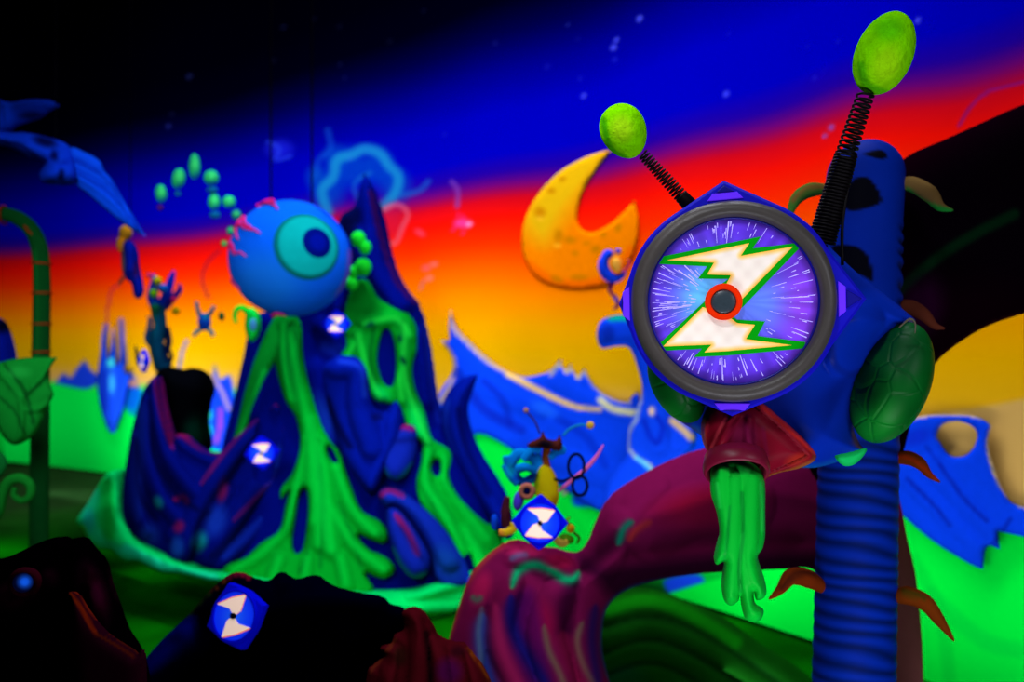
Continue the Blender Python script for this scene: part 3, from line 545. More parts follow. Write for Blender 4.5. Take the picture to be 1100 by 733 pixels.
le_ = facets('eye', 726, 414, 3.16, 25, 44, -28, 40, 2)
tube('eyelid_tip', [(966, 352, 3.08), (977, 343, 3.05), (983, 347, 3.05), (983, 358, 3.06)], [.8, 1.3, 1, .5], PAINT, cr, (90, 84, 70), n=8)
sculpt('gill', [(898, 490), (914, 486), (931, 482), (926, 492), (916, 500), (905, 500)], 3.02, .04, 5, .04, base=(20, 190, 90), step=2, parent=cr)

# --- round target on the forehead
TG = mat('lit violet plastic', (92, 40, 235), rough=.3, emit=.55, spec=.3); PLATE = mat('cobalt plastic', (18, 14, 190), rough=.35, spec=.3, emit=.05)
RUB = mat('grey rubber', (70, 65, 62), rough=.45, spec=.3, nscale=30, bump=.1); GREEN_L = mat('lit green border', (6, 140, 14), rough=.5, emit=.5)
CREAM_P = mat('lit cream bolt', paint=True, rough=.5, emit=.32, namp=.04); REDR = mat('lit red ring', (215, 40, 6), rough=.4, emit=.5, nscale=20)
SENS = mat('dark sensor', (52, 66, 74), rough=.35, spec=.5, nscale=120, namp=.3); STREAK = mat('lit pale streak', (185, 170, 255), rough=.5, emit=.7); FACE = mat('lit starburst print', paint=True, rough=.4, emit=.5, namp=.03)
DGRAY = mat('cobalt rim', (10, 8, 140), rough=.4, spec=.3)
tg = bpy.data.objects.new('target', None); COL.objects.link(tg); tg.parent = cr; fr = Frame(787, 324, HY, yaw=-9, pitch=1); tg.location = fr.o-cr.location
def plate_outline(R, tips, half):
    pts = []
    for i in range(360):
        a = i; r = R
        for ang, L in tips:
            d = abs((a-ang+180) % 360-180)
            if d < half:
                x0 = R*math.sin(math.radians(half)); xb = R*math.cos(math.radians(half)); t = math.tan(math.radians(d))
                # point on the straight side from (xb,x0) to (L,0)
                rr = L*x0/(x0*1+ (L-xb)*t)/math.cos(math.radians(d)); r = max(r, rr)
        pts.append((r*math.cos(math.radians(a)), r*math.sin(math.radians(a))))
    return pts
tips = [(94, 131), (1, 139), (270, 124), (181, 122)]
prism('base_plate', fr, plate_outline(114, tips, 27), -24, -4, PLATE, tg, bevel=3)
prism('backing_shell', fr, plate_outline(106, [(a, l-10) for a, l in tips], 27), -50, -22, DGRAY, tg, bevel=0)
for ang, L in tips:
    a = math.radians(ang); c, s = math.cos(a), math.sin(a)
    w = lambda r, t: (r*c-t*s, r*s+t*c)
    prism('corner_light', fr, [w(110, -19), w(110, 19), w(117.5, 13), w(117.5, -13)], -6, -2, TG, tg, bevel=1)
    prism('corner_facet', fr, [w(L-5, 0), w(118, 10), w(118, -10)], -6, -1, DGRAY, tg, bevel=2)
prof = [(90, -2), (90.5, 6), (93, 11.5), (97, 14), (101.5, 13), (105.5, 8.5), (108, 2), (109, -8), (90, -8)]
lathe('rim', fr, prof, RUB, tg, n=128, closed=True)
lathe('inner_ring', fr, [(88.2, 0), (88.2, 4), (89.6, 4.6), (91, 4), (91, 0)], DGRAY, tg, n=128, closed=True)
def face_shade(u, v):
    r = np.hypot(u, v)/89; a = np.arctan2(v, u); c = np.tile(C(84, 46, 196), (len(u), 1)).astype(float)
    g = np.exp(-((u+30)**2/900+(v-4)**2/1500)); g2 = np.exp(-((u-38)**2/800+(v+2)**2/700)); g3 = np.exp(-((u-70)**2/500+(v+5)**2/2500))
    ray = .5+.5*np.sin(a*23+np.sin(a*7)*2); mid = np.exp(-(r/.62)**4)[:, None]
    c = c*(1-mid*.55)+C(80, 120, 215)*mid*.55
    for w_, k in ((g*.8, C(90, 200, 240)), (g2*.7, C(90, 140, 245)), (g3*.6, C(150, 60, 215))): c = c*(1-w_[:, None])+k*w_[:, None]
    c *= (1+.16*(ray-.5)*np.clip(r*1.5, 0, 1))[:, None]; e = np.clip((r-.9)/.1, 0, 1)[:, None]; return c*(1-e*.35)
FIXN[0] = False
face = disc_painted('face', fr, 89, 1.0, face_shade, FACE, tg)
FIXN[0] = True
def zpt(cx, cy): x = 680+.3001*cx; y = 220+.3001*cy; return ((x-787)*1.012, 324-y)
GU = [(90, 187), (453, 116), (425, 158), (570, 142), (584, 160), (388, 370), (340, 330), (318, 283), (342, 266), (236, 264), (268, 220), (92, 209)]
GL = [(262, 343), (98, 500), (102, 524), (250, 516), (222, 546), (340, 540), (600, 514), (605, 492), (442, 470), (468, 418), (372, 412), (330, 380)]
CU = [(128, 196), (414, 139), (384, 184), (562, 154), (386, 342), (350, 330), (330, 292), (350, 253), (268, 249), (292, 207)]
CL = [(252, 366), (113, 508), (284, 501), (258, 529), (340, 524), (560, 503), (402, 481), (434, 430), (372, 424), (330, 390)]
def bolt(name, poly, h, m, paint=False):
    pl = [zpt(*p) for p in poly]
    if not paint: return prism(name, fr, pl, .8, h, m, tg)
    ob = np.array([(p[0], -p[1]) for p in pl]); v, f, d = tri_fill(ob, 1.6)
    o_ = np.clip(1-d/5.5, 0, 1)[:, None]; col = C(238, 226, 214)*(1-o_)+C(250, 190, 70)*o_; nz = (np.sin(v[:, 0]*.3)*np.sin(v[:, 1]*.27))[:, None]; col = col*(1-.03*nz)
    FIXN[0] = False; r = put(name, [tuple(fr(x, -y, h)) for x, y in v], f, m, tg, col); FIXN[0] = True; return r
bolt('bolt_border', GU, 1.6, GREEN_L); bolt('bolt_border', GL, 1.6, GREEN_L); bolt('lightning_bolt', CU, 1.9, CREAM_P, True); bolt('lightning_bolt', CL, 1.9, CREAM_P, True)
# streaks of the starburst: one printed pattern
V = []; Fc = []; R_ = random.Random(12)
gu = np.array([zpt(*p) for p in GU]); gl = np.array([zpt(*p) for p in GL])
for k in range(420):
    a = R_.uniform(0, 2*math.pi); r0 = R_.uniform(38, 82)**1.0; ln = R_.choice([2, 3, 5, 8, 14, 24, 30])*R_.uniform(.6, 1.2); r1 = min(86, r0+ln); wd = R_.uniform(.15, .5)
    o0 = (-12, 0); p0 = (r0*math.cos(a), r0*math.sin(a)); dx, dy = p0[0]-o0[0], p0[1]-o0[1]; L = math.hypot(dx, dy); dx, dy = dx/L, dy/L; p1 = (p0[0]+dx*(r1-r0), p0[1]+dy*(r1-r0))
    if math.hypot(*p1) > 87: continue
    q = np.array([p0, p1, ((p0[0]+p1[0])/2, (p0[1]+p1[1])/2)])
    if k % 2 and p0[0] > 10: continue
    if inside(q[:, 0], q[:, 1], gu).any() or inside(q[:, 0], q[:, 1], gl).any(): continue
    b = len(V); nx_, ny_ = -dy*wd, dx*wd
    for p, s in ((p0, .5), (p1, 1.2)): V += [tuple(fr(p[0]+nx_*s, p[1]+ny_*s, 1.35)), tuple(fr(p[0]-nx_*s, p[1]-ny_*s, 1.35))]
    Fc.append((b, b+1, b+3, b+2))
bm = bmesh.new(); bm.from_mesh(face.data); fo = np.array(world_org(tg))
for q in Fc:
    bf = bm.faces.new([bm.verts.new(tuple(np.array(V[i])-fo)) for i in q]); bf.material_index = 1
face.data.materials.append(STREAK); bm.to_mesh(face.data); bm.free()
bt = Frame(777, 324.5, HY, yaw=-9, pitch=1); 
lathe('button_ring', bt, [(13.5, 1), (13.5, 7), (15, 9), (18, 9), (19.6, 7.5), (19.6, 1)], REDR, tg, n=64, closed=True)
lathe('button', bt, [(.01, 8), (6, 8), (11, 7.4), (13.4, 6), (13.6, 1)][::-1], SENS, tg, n=48)

# --- snout and tongue
MR = (118, 8, 30); MRD = (120, 14, 48)
sculpt('snout', [(775, 430), (815, 432), (836, 447), (858, 466), (874, 484), (876, 494), (860, 503), (838, 508), (824, 514), (820, 522), (800, 505), (775, 495), (764, 490), (757, 478), (755, 458), (762, 440)], 3.07, .1, 24, .15, base=MR, step=2, parent=cr, material=GLOSS,
       bumps=[([(816, 434), (845, 458), (874, 488)], 5, 6, .03), ([(874, 492), (850, 503), (826, 512)], 5, 4, .025), ([(757, 450), (759, 478), (766, 490)], 4, 4, .02), ([(790, 446), (778, 470), (768, 486)], 5, 6, .02), ([(805, 450), (805, 475), (810, 495)], 5, 6, .015)],
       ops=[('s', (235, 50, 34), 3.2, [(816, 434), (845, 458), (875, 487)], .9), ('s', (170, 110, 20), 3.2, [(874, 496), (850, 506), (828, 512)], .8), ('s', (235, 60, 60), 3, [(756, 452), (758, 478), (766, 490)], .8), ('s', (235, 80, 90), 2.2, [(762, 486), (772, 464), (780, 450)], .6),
            ('b', (90, 10, 50), (800, 470, 22, 24, 10), .8), ('s', (110, 14, 60), 3, [(800, 455), (806, 480)], .6), ('s', (110, 14, 60), 3, [(820, 460), (824, 490)], .5), ('b', (190, 60, 20), (856, 494, 16, 8, -20), .5)])
mth = Frame(791, 505, 2.95, yaw=-6, pitch=56, roll=18)
lathe('lip', mth, [(28, -14), (29.5, -3), (30.5, 4), (33, 6), (35, 3), (35.5, -4), (33, -16)], mat('maroon lip', (110, 12, 42), rough=.4, spec=.2), cr, n=48, closed=True)
tongue = sculpt('tongue', [(765, 500), (772, 493), (790, 491), (808, 498), (819, 508), (822, 525), (822, 552), (822, 575), (819, 590), (814, 598), (818, 612), (823, 630), (822, 641), (813, 645), (810, 636), (811, 648), (820, 655), (818, 665), (810, 669), (801, 665), (797, 654), (795, 640), (793, 646), (785, 651), (778, 645), (775, 630), (777, 612), (778, 604), (770, 607), (767, 600), (770, 585), (773, 572), (770, 552), (764, 532), (763, 515)],
       2.965, .05, 12, .05, base=(4, 176, 44), step=1.7, parent=cr, material=GLOSS,
       bumps=[([(776, 510), (778, 545), (775, 600)], 10, 7, 0.018), ([(790, 515), (788, 570), (785, 640)], 9, 9, 0.024), ([(808, 515), (806, 560), (807, 610), (816, 638)], 11, 7, 0.024), ([(800, 575), (803, 620), (810, 660)], 7, 9, 0.018), ([(800, 500), (806, 530)], 9, 9, .02)],
       ops=[('s', (6, 130, 40), 3, [(797, 530), (798, 575), (794, 610), (796, 635)], .75), ('s', (6, 140, 44), 2.5, [(784, 545), (781, 580), (778, 602)], .6), ('b', (4, 70, 24), (793, 500, 26, 10, 10), .6), ('b', (4, 30, 14), (768, 505, 5, 9, 0), .7), ('s', (50, 235, 90), 3, [(770, 520), (773, 545)], .5), ('s', (60, 240, 100), 2.5, [(817, 520), (819, 570)], .4)])  # top of the tongue painted dark as shade under the lip

# --- antennae
SPR = mat('black coil', (6, 3, 6), rough=.5, spec=.08)
def spring(name, p0, p1, r, turns, wire, parent, r1=None):
    A, B = P(*p0), P(*p1); ax = (B-A).normalized(); a = ax.orthogonal().normalized(); b = ax.cross(a); n = int(turns*14); pts = []
    for i in range(n+1):
        t = i/n; w = 2*math.pi*turns*t; rr = (r+((r1 or r)-r)*t)*A.y/F; pts.append(tuple(A+(B-A)*t+(a*math.cos(w)+b*math.sin(w))*rr))
    V, Fc = tube_verts(pts, wire*A.y/F, 6); return put(name, [tuple(v) for v in V], Fc, SPR, parent)
LIME = (125, 225, 0)
an = bpy.data.objects.new('antenna', None); COL.objects.link(an); an.parent = cr; an.location = P(715, 195, 3.0)-cr.location
spring('spring', (742, 222, 3.0), (690, 165, 3.0), 7.2, 19, 1.15, an, 5.6)
tube('mount', [(752, 232, 3.02), (740, 219, 3.0), (731, 210, 3.0)], [8.5, 8, 7.4], SPR, an)
FOAM = mat('lime foam', paint=True, rough=.6, nscale=25, namp=.3, bump=.7, bscale=38)
ellipsoid('bulb', 670, 141, 3.0, 24.5, 30, -24, parent=an, color=LIME, material=FOAM, nu=48, nv=32, egg=.1, ops=[('b', (190, 225, 30), (668, 138, 16, 18, 0), .55), ('s', (30, 150, 10), 4, [(648, 128), (655, 158), (672, 170)], .6)])
an2 = bpy.data.objects.new('antenna', None); COL.objects.link(an2); an2.parent = cr; an2.location = P(900, 200, 3.0)-cr.location
spring('spring', (908, 168, 3.0), (930, 101, 3.0), 10.5, 12, 1.4, an2, 8.6)
spring('spring', (882, 262, 3.02), (909, 166, 3.0), 14, 27, 1.6, an2, 11)
tube('inner_rod', [(880, 262, 3.03), (892, 215, 3.02), (905, 172, 3.01)], [7, 6, 5], SPR, an2)
tube('cable', [(905, 285, 2.98), (905, 240, 2.98), (912, 195, 2.99), (918, 150, 3.0)], [1.8, 1.8], SPR, an2)
ellipsoid('bulb', 950, 57, 3.0, 30, 46, 21, parent=an2, color=LIME, material=FOAM, nu=56, nv=40, egg=-.04, ops=[('b', (180, 225, 20), (952, 70, 20, 28, 20), .5), ('s', (40, 160, 10), 6, [(925, 70), (930, 90), (950, 100)], .5), ('b', (60, 190, 10), (955, 30, 20, 16, 0), .5)])

# ================================================================== RIBBED STALK
st = empty('ribbed_stalk', (float(P(920, 500, 3.75).x), 3.75, 0), 'thick blue ribbed stalk with rounded top and curled thorns behind the target creature', 'plant')
V = []; cl = []; Fc = []; NU, NVV = 64, 420
ytop, ybot = 150, 366.5+F*2.0/3.75
for j in range(NVV+1):
    t = j/NVV; y = ytop+(ybot-ytop)*t; cx = np.interp(y, [150, 250, 500, 733, 1000], [932, 926, 922, 917, 914]); R = np.interp(y, [150, 200, 500, 733, 1000], [40, 40.5, 41.5, 43, 46])
    dome = math.sqrt(max(0, 1-(1-min(1, (y-ytop)/40))**2)) if y < ytop+40 else 1; R *= max(dome, .02)
    for i in range(NU):
        a = 2*math.pi*i/NU; u = math.cos(a); yy = y-6*u+6*(1-u*u)*(1 if math.sin(a) < 0 else 0)+3*math.sin(y*.05)+2*math.sin(y*.113+u)
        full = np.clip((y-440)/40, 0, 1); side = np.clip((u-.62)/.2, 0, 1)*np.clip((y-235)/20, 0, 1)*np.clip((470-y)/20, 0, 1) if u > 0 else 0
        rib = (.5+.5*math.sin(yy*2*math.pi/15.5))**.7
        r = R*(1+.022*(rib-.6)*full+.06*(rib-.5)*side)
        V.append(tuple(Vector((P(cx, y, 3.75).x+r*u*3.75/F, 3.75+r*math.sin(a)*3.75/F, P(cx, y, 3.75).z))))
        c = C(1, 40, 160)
        c = c*(1-.45*(1-rib)*full)*(1-.6*(1-rib)*side); cl.append(c)  # shading painted in: grooves between ribs get darker
for j in range(NVV):
    for i in range(NU): Fc.append((j*NU+i, j*NU+(i+1) % NU, (j+1)*NU+(i+1) % NU, (j+1)*NU+i))
Fc.append(tuple(range(NU))); V = np.array(V); cl = np.array(cl); x_, y_ = px_of(V)
fm = V[:, 1] < 3.76
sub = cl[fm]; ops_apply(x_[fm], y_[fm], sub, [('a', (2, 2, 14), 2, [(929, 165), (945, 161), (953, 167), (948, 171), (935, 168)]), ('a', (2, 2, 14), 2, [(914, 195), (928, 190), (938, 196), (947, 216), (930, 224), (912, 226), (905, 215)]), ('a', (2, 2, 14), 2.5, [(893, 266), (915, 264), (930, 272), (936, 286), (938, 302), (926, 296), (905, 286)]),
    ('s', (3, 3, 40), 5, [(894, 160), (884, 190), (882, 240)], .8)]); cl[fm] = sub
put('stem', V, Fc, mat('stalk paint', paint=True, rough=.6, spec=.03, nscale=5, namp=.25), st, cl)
BR = (100, 40, 8)
def thorn(pts, rad, c, ops=()):
    return tube('thorn', pts, rad, PAINT, st, c, n=12, seg=8, ops=list(ops))
thorn([(962, 197, 3.72), (980, 198, 3.68), (998, 208, 3.64), (1010, 222, 3.62), (1024, 226, 3.6)], [5, 8.5, 9, 5, .8], (120, 92, 50), [('s', (20, 150, 50), 5, [(975, 206), (995, 220), (1022, 228)], .9)])
thorn([(890, 204, 3.72), (872, 204, 3.7), (857, 212, 3.68), (850, 226, 3.66), (850, 236, 3.66)], [5, 8, 7, 4, 1], (60, 110, 40), [('s', (130, 80, 40), 4, [(885, 200), (866, 202), (852, 215)], .8)])
thorn([(960, 328, 3.72), (978, 330, 3.68), (992, 338, 3.64), (1004, 350, 3.62), (1015, 353, 3.6)], [5, 8, 7, 4, .8], (80, 36, 24))
thorn([(955, 494, 3.72), (974, 492, 3.66), (988, 498, 3.62), (998, 510, 3.6), (1010, 518, 3.58)], [5, 8, 7, 4, .8], BR, [('s', (150, 40, 4), 3, [(965, 490), (985, 497), (1006, 515)], .7)])
thorn([(955, 642, 3.72), (974, 640, 3.66), (994, 648, 3.62), (1010, 668, 3.6), (1025, 689, 3.58)], [6, 10, 9, 6, .8], (105, 44, 8), [('s', (30, 60, 10), 4, [(970, 636), (992, 642)], .6)])
thorn([(884, 632, 3.72), (868, 622, 3.66), (850, 620, 3.62), (838, 634, 3.6), (826, 644, 3.58)], [6, 10, 9, 5, .8], (110, 40, 10), [('s', (40, 14, 14), 4, [(875, 616), (855, 618), (840, 632)], .6)])

# ================================================================== GREAT MAROON ROOT
rt = empty('giant_root', (float(P(580, 700, 4.6).x), 4.6, 0), 'huge magenta and maroon twisted root arching over the green mound', 'root')
M1 = (112, 14, 66)
root_out = [(440, 870), (462, 780), (480, 697), (489, 664), (501, 628), (514, 606), (538, 586), (558, 581), (578, 588), (598, 590), (612, 594), (622, 594), (631, 583), (642, 556), (660, 530), (700, 505), (740, 487), (790, 474), (850, 462), (920, 470), (960, 520), (975, 580), (984, 620), (990, 680), (992, 733), (994, 870), (900, 870), (896, 733), (890, 640), (872, 612), (840, 612), (790, 614), (750, 617), (720, 621), (690, 628), (664, 640), (650, 660), (647, 695), (655, 733), (670, 790), (690, 870)]
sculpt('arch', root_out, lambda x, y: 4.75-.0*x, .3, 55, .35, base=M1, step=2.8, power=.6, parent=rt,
       bumps=[([(530, 600), (560, 596), (600, 606), (612, 620)], 14, 12, 0.06), ([(528, 604), (505, 660), (495, 733), (480, 850)], 20, 26, 0.06), ([(548, 625), (535, 680), (560, 740), (590, 850)], 16, 18, 0.054), ([(600, 640), (585, 680), (600, 740), (620, 850)], 20, 22, 0.06), ([(640, 610), (632, 680), (640, 740), (670, 850)], 16, 16, 0.048),
              ([(665, 560), (655, 600), (640, 620)], 18, 16, 0.06), ([(800, 540), (740, 550), (700, 580)], 34, 26, 0.048), ([(700, 520), (672, 560)], 20, 16, 0.036)],
       ops=[('g', (44, 0, 62), 15, [(558, 640), (556, 680), (572, 720), (596, 770)], .85), ('g', (40, 0, 36), 11, [(618, 622), (606, 660), (612, 700), (630, 760)], .7), ('g', (52, 0, 40), 9, [(524, 650), (520, 690), (530, 740)], .6), ('g', (26, 0, 20), 12, [(625, 612), (650, 590), (670, 574)], .7), ('g', (60, 2, 30), 16, [(700, 590), (760, 580), (860, 580)], .6), ('a', (30, 2, 28), 16, [(622, 600), (645, 612), (680, 606), (780, 596), (880, 596), (880, 620), (760, 620), (690, 632), (660, 644), (640, 620)], .8), ('b', (130, 8, 34), (760, 545, 70, 28, -8), .7), ('b', (150, 10, 60), (580, 670, 22, 30, -10), .6), ('a', (80, 8, 90), 12, [(556, 640), (575, 640), (590, 720), (600, 800), (570, 740), (552, 690)], .7),  # wide dark strokes put fold shading into the root's valleys
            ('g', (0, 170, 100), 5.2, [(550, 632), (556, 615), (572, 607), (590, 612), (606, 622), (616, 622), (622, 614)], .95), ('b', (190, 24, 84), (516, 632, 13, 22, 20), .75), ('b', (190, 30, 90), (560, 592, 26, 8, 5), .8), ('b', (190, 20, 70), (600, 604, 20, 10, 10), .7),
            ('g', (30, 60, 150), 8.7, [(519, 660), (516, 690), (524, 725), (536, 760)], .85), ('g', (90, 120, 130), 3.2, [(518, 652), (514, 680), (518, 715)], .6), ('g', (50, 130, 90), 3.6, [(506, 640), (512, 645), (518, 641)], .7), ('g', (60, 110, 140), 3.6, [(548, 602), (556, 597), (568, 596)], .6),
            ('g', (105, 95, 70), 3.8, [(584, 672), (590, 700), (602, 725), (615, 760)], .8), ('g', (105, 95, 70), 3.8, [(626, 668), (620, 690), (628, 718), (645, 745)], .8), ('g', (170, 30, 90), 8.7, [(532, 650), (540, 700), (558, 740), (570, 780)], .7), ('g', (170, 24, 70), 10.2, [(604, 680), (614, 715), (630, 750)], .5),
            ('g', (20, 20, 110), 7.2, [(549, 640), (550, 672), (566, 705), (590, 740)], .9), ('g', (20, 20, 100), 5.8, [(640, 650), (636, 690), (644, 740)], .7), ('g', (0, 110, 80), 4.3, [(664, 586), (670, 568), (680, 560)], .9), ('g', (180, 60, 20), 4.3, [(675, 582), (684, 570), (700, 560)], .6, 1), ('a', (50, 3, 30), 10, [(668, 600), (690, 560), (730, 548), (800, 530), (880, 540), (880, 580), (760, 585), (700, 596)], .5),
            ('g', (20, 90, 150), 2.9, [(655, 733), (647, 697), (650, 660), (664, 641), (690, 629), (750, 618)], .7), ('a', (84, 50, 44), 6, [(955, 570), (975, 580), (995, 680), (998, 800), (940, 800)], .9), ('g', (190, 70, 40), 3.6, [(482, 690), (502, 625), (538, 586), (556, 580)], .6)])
sculpt('upper_limb', [(880, 520), (864, 460), (870, 380), (900, 290), (940, 200), (975, 168), (1010, 152), (1050, 134), (1100, 112), (1180, 84), (1300, 60), (1330, 200), (1260, 290), (1180, 315), (1100, 337), (1060, 351), (1028, 370), (1004, 392), (985, 430), (965, 500), (930, 540)], lambda x, y: 4.3-.0*x, .3, 70, .3, base=(14, 0, 8), step=4, parent=rt,
       ops=[('a', (5, 1, 7), 40, [(960, 220), (1050, 150), (1150, 120), (1150, 300), (1050, 300), (985, 300)], .9), ('s', (4, 42, 18), 8, [(950, 330), (980, 300), (1010, 275), (1050, 250), (1090, 230)], .8), ('b', (44, 3, 44), (990, 330, 30, 40, 20), .6), ('s', (70, 20, 20), 2.5, [(1100, 337), (1060, 351), (1020, 376), (1004, 392)], .6)])

# mound under the arch
md = sculpt('mound', [(625, 660), (650, 640), (680, 632), (705, 634), (735, 645), (775, 662), (815, 690), (850, 712), (885, 740), (920, 770), (930, 830), (600, 830), (610, 700)], lambda x, y: 5.8+0*x, .3, 70, .28, base=(8, 66, 8), step=4,
       bumps=[([(650, 660+k*26), (700, 650+k*24), (760, 670+k*28), (860, 735+k*30)], 11, 13, .03) for k in range(5)],
       ops=[('s', (10, 130, 10), 10, [(655, 655), (690, 645), (730, 655), (790, 690)], .7)]+[('s', (2, 26, 6), 5, [(650, 674+k*26), (700, 664+k*24), (760, 684+k*28), (860, 750+k*30)], .45) for k in range(5)]+[('b', (4, 60, 40), (670, 730, 30, 20, 0), .6)])
tag(md, 'dark green swirled mound under the arch of the maroon root', 'mound')

# ================================================================== SMALL LIT TARGETS
TB = mat('lit blue print', paint=True, emit=.7, rough=.4, namp=.04); TPL = mat('blue target plastic', (4, 10, 215), rough=.4, emit=.22)
TW = mat('lit white bolt', (246, 216, 196), emit=.6, rough=.5, namp=.05); TO = mat('lit orange edge', (250, 120, 30), emit=.6); TK = mat('black button', (14, 12, 16), rough=.4)
def small_target(cx, cy, Y, r, label, yaw=0, pitch=0, roll=0, lean=0):
    t = empty('target', P(cx, cy, Y), label, 'target', 'lit round targets on the scenery')
    f = Frame(cx, cy, Y, yaw, pitch, roll)
    prism('base_plate', f, [(x*r/108, y*r/108) for x, y in plate_outline(118, [(90, 148), (0, 148), (180, 148), (270, 148)], 34)][::4], -r*.35, 0, TPL, t, bevel=r*.06)
    lathe('rim', f, [(r*.93, 0), (r*.95, r*.1), (r*1.03, r*.1), (r*1.06, 0)], TPL, t, n=40, closed=True)
    def sh(u, v):
        q = np.hypot(u, v)/r; c = np.tile(C(8, 40, 235), (len(u), 1)).astype(float); g = np.exp(-((u/r)**2*3+(v/r)**2*3))[:, None]; c = c*(1-g*.5)+C(40, 130, 240)*g*.5; return c
    FIXN[0] = False; disc_painted('face', f, r*.95, r*.02, sh, TB, t, rings=8, n=40); FIXN[0] = True
    up = [(-.66, .70), (.1, .74), (.74, .66), (.36, .10), (.02, -.02), (-.12, .36)]
    for s in (1, -1):
        p = [(s*x*r*.95, s*y*r*.95) for x, y in up]
        b = prism('bolt_border', f, [(x*1.06+.0*r, y*1.06) for x, y in p], r*.02, r*.05, TO, t); prism('lightning_bolt', f, p, r*.03, r*.08, TW, t)
    lathe('button', f, [(r*.12, r*.05), (r*.12, r*.16), (r*.05, r*.2), (.01, r*.2)], TK, t, n=16)
small_target(361, 348, 7.55, 11.5, 'smallest lit hourglass target on the upper volcano just below the eyeball')
small_target(281, 487, 7.15, 14, 'lit blue target mounted on the crater rock left of the central slime flow', roll=-6)
small_target(153, 388, 8.2, 9.5, 'narrow lit target turned half away at the tip of the crater rock', yaw=-48)
small_target(580, 562, 4.35, 22, 'bright lit target with white bolts in front of the yellow gadget creature', roll=2)
small_target(252, 662, 3.94, 27, 'lit blue target tilted upwards on the black foreground mound', yaw=-20, pitch=-14, roll=-22)

# ================================================================== GADGET CREATURE behind the target
gc_ = empty('gadget_creature', P(585, 530, 4.7), 'yellow-bellied creature with brown horned hat and black ring goggles behind a target', 'creature')
Yg_ = 4.75; BRN = (130, 62, 20); SKY = (4, 130, 225)
ellipsoid('torso', 587, 524, Yg_, 13, 26, -8, parent=gc_, material=PAINT, color=(205, 190, 10), ops=[('b', (150, 100, 10), (596, 545, 10, 14, 0), .7), ('s', (100, 160, 10), 3, [(578, 505), (576, 525)], .6)])
tube('neck', [(588, 508, Yg_), (586, 492, Yg_), (588, 478, Yg_)], [5, 4, 5], PAINT, gc_, BRN)
sculpt('hat', [(566, 478), (572, 474), (580, 470), (583, 463), (587, 471), (597, 473), (601, 467, 1), (604, 476), (602, 484), (592, 483), (580, 481), (570, 482)], Yg_-.03, .06, 6, .06, base=(74, 30, 24), step=2, parent=gc_, ops=[('b', (12, 10, 24), (586, 477, 10, 5, 0), .9)])
tube('antenna', [(605, 468, Yg_), (612, 461, Yg_), (622, 457, Yg_), (632, 457, Yg_)], [1.6, 1.4], PAINT, gc_, (20, 120, 190)); ellipsoid('antenna_ball', 634, 457, Yg_, 4.5, 4.2, material=PAINT, parent=gc_, color=(200, 160, 50), nu=12, nv=8)
tube('antenna', [(580, 466, Yg_), (574, 452, Yg_), (566, 443, Yg_)], [1, .8], PAINT, gc_, (50, 30, 60)); ellipsoid('antenna_ball', 565, 441, Yg_, 3, 3, material=PAINT, parent=gc_, color=(160, 120, 120), nu=12, nv=8)
for pts, r in (([(548, 500, Yg_), (556, 488, Yg_), (568, 490, Yg_), (576, 498, Yg_), (570, 508, Yg_)], 6), ([(552, 512, Yg_), (562, 518, Yg_), (574, 512, Yg_), (580, 500, Yg_), (576, 488, Yg_)], 5.5), ([(546, 490, Yg_), (548, 504, Yg_), (556, 512, Yg_)], 6.5), ([(556, 504, 4.7), (565, 502, 4.68), (574, 506, 4.7)], 5), ([(562, 494, 4.7), (570, 484, 4.7), (580, 484, 4.72)], 4.5), ([(556, 520, 4.72), (548, 512, 4.72), (541, 500, 4.74)], 4), ([(590, 492, Yg_), (597, 486, Yg_), (605, 484, Yg_), (600, 478, Yg_)], 4.5)):
    tube('sleeve', pts, [r, r*.9, r*.7], PAINT, gc_, SKY, ops=[('b', (4, 40, 190), (560, 514, 14, 5, 0), .6), ('b', (0, 190, 170), (548, 506, 5, 10, 0), .5)])
for x, y, r, Yy in ((566, 528, 8, 4.62),):
    lathe('ring_eye', Frame(x, y, Yy), [(r*.45, -1), (r*.5, 2), (r*.8, 3), (r*1.15, 1), (r*1.1, -2)], mat('pinkish brown paint', (185, 110, 90)), gc_, n=32, closed=True); lathe('ring_eye_pupil', Frame(x, y, Yy), [(r*.45, -1), (r*.45, .5), (.01, 1)], mat('deep blue paint', (6, 12, 70)), gc_, n=24)
GOG = mat('black goggle rim', (6, 8, 26), rough=.5)
for x, y, a, b in ((619, 501, 8.5, 13), (623, 522, 8, 10.5)):
    pts = [(x+a*math.cos(w), y+b*math.sin(w), 4.6) for w in np.linspace(0, 2*math.pi, 25)]; tube('goggle_ring', pts, 1.7, GOG, gc_, seg=2, n=8)
tube('goggle_arm', [(596, 515, 4.7), (604, 517, 4.65), (612, 514, 4.6)], 1.5, GOG, gc_)
tube('wrench', [(600, 528, 4.72), (612, 518, 4.7), (628, 505, 4.7), (641, 490, 4.7), (648, 478, 4.7)], [1.4, 2.4, 2.2, .8], PAINT, gc_, (215, 100, 170))
g2 = empty('critter', P(545, 555, 4.55), 'small critter with a brown post body and yellow shoe left of the bright target', 'critter')
tube('body', [(545, 534, 4.6), (543, 550, 4.6), (544, 566, 4.6)], [3, 5.5, 5], PAINT, g2, (70, 26, 40)); tube('shoe', [(536, 572, 4.5), (544, 572, 4.5), (551, 568, 4.5), (552, 562, 4.5)], [3.5, 4.5, 4], PAINT, g2, (210, 175, 20), ops=[('b', (220, 120, 60), (538, 573, 5, 5, 0), .6)])
ellipsoid('bag', 531, 561, 4.6, 4, 8.5, material=PAINT, parent=g2, color=(10, 70, 220), nu=16, nv=10); ellipsoid('cuff', 557, 538, 4.65, 6, 11, 10, material=PAINT, parent=g2, color=(80, 60, 220), nu=16, nv=10)
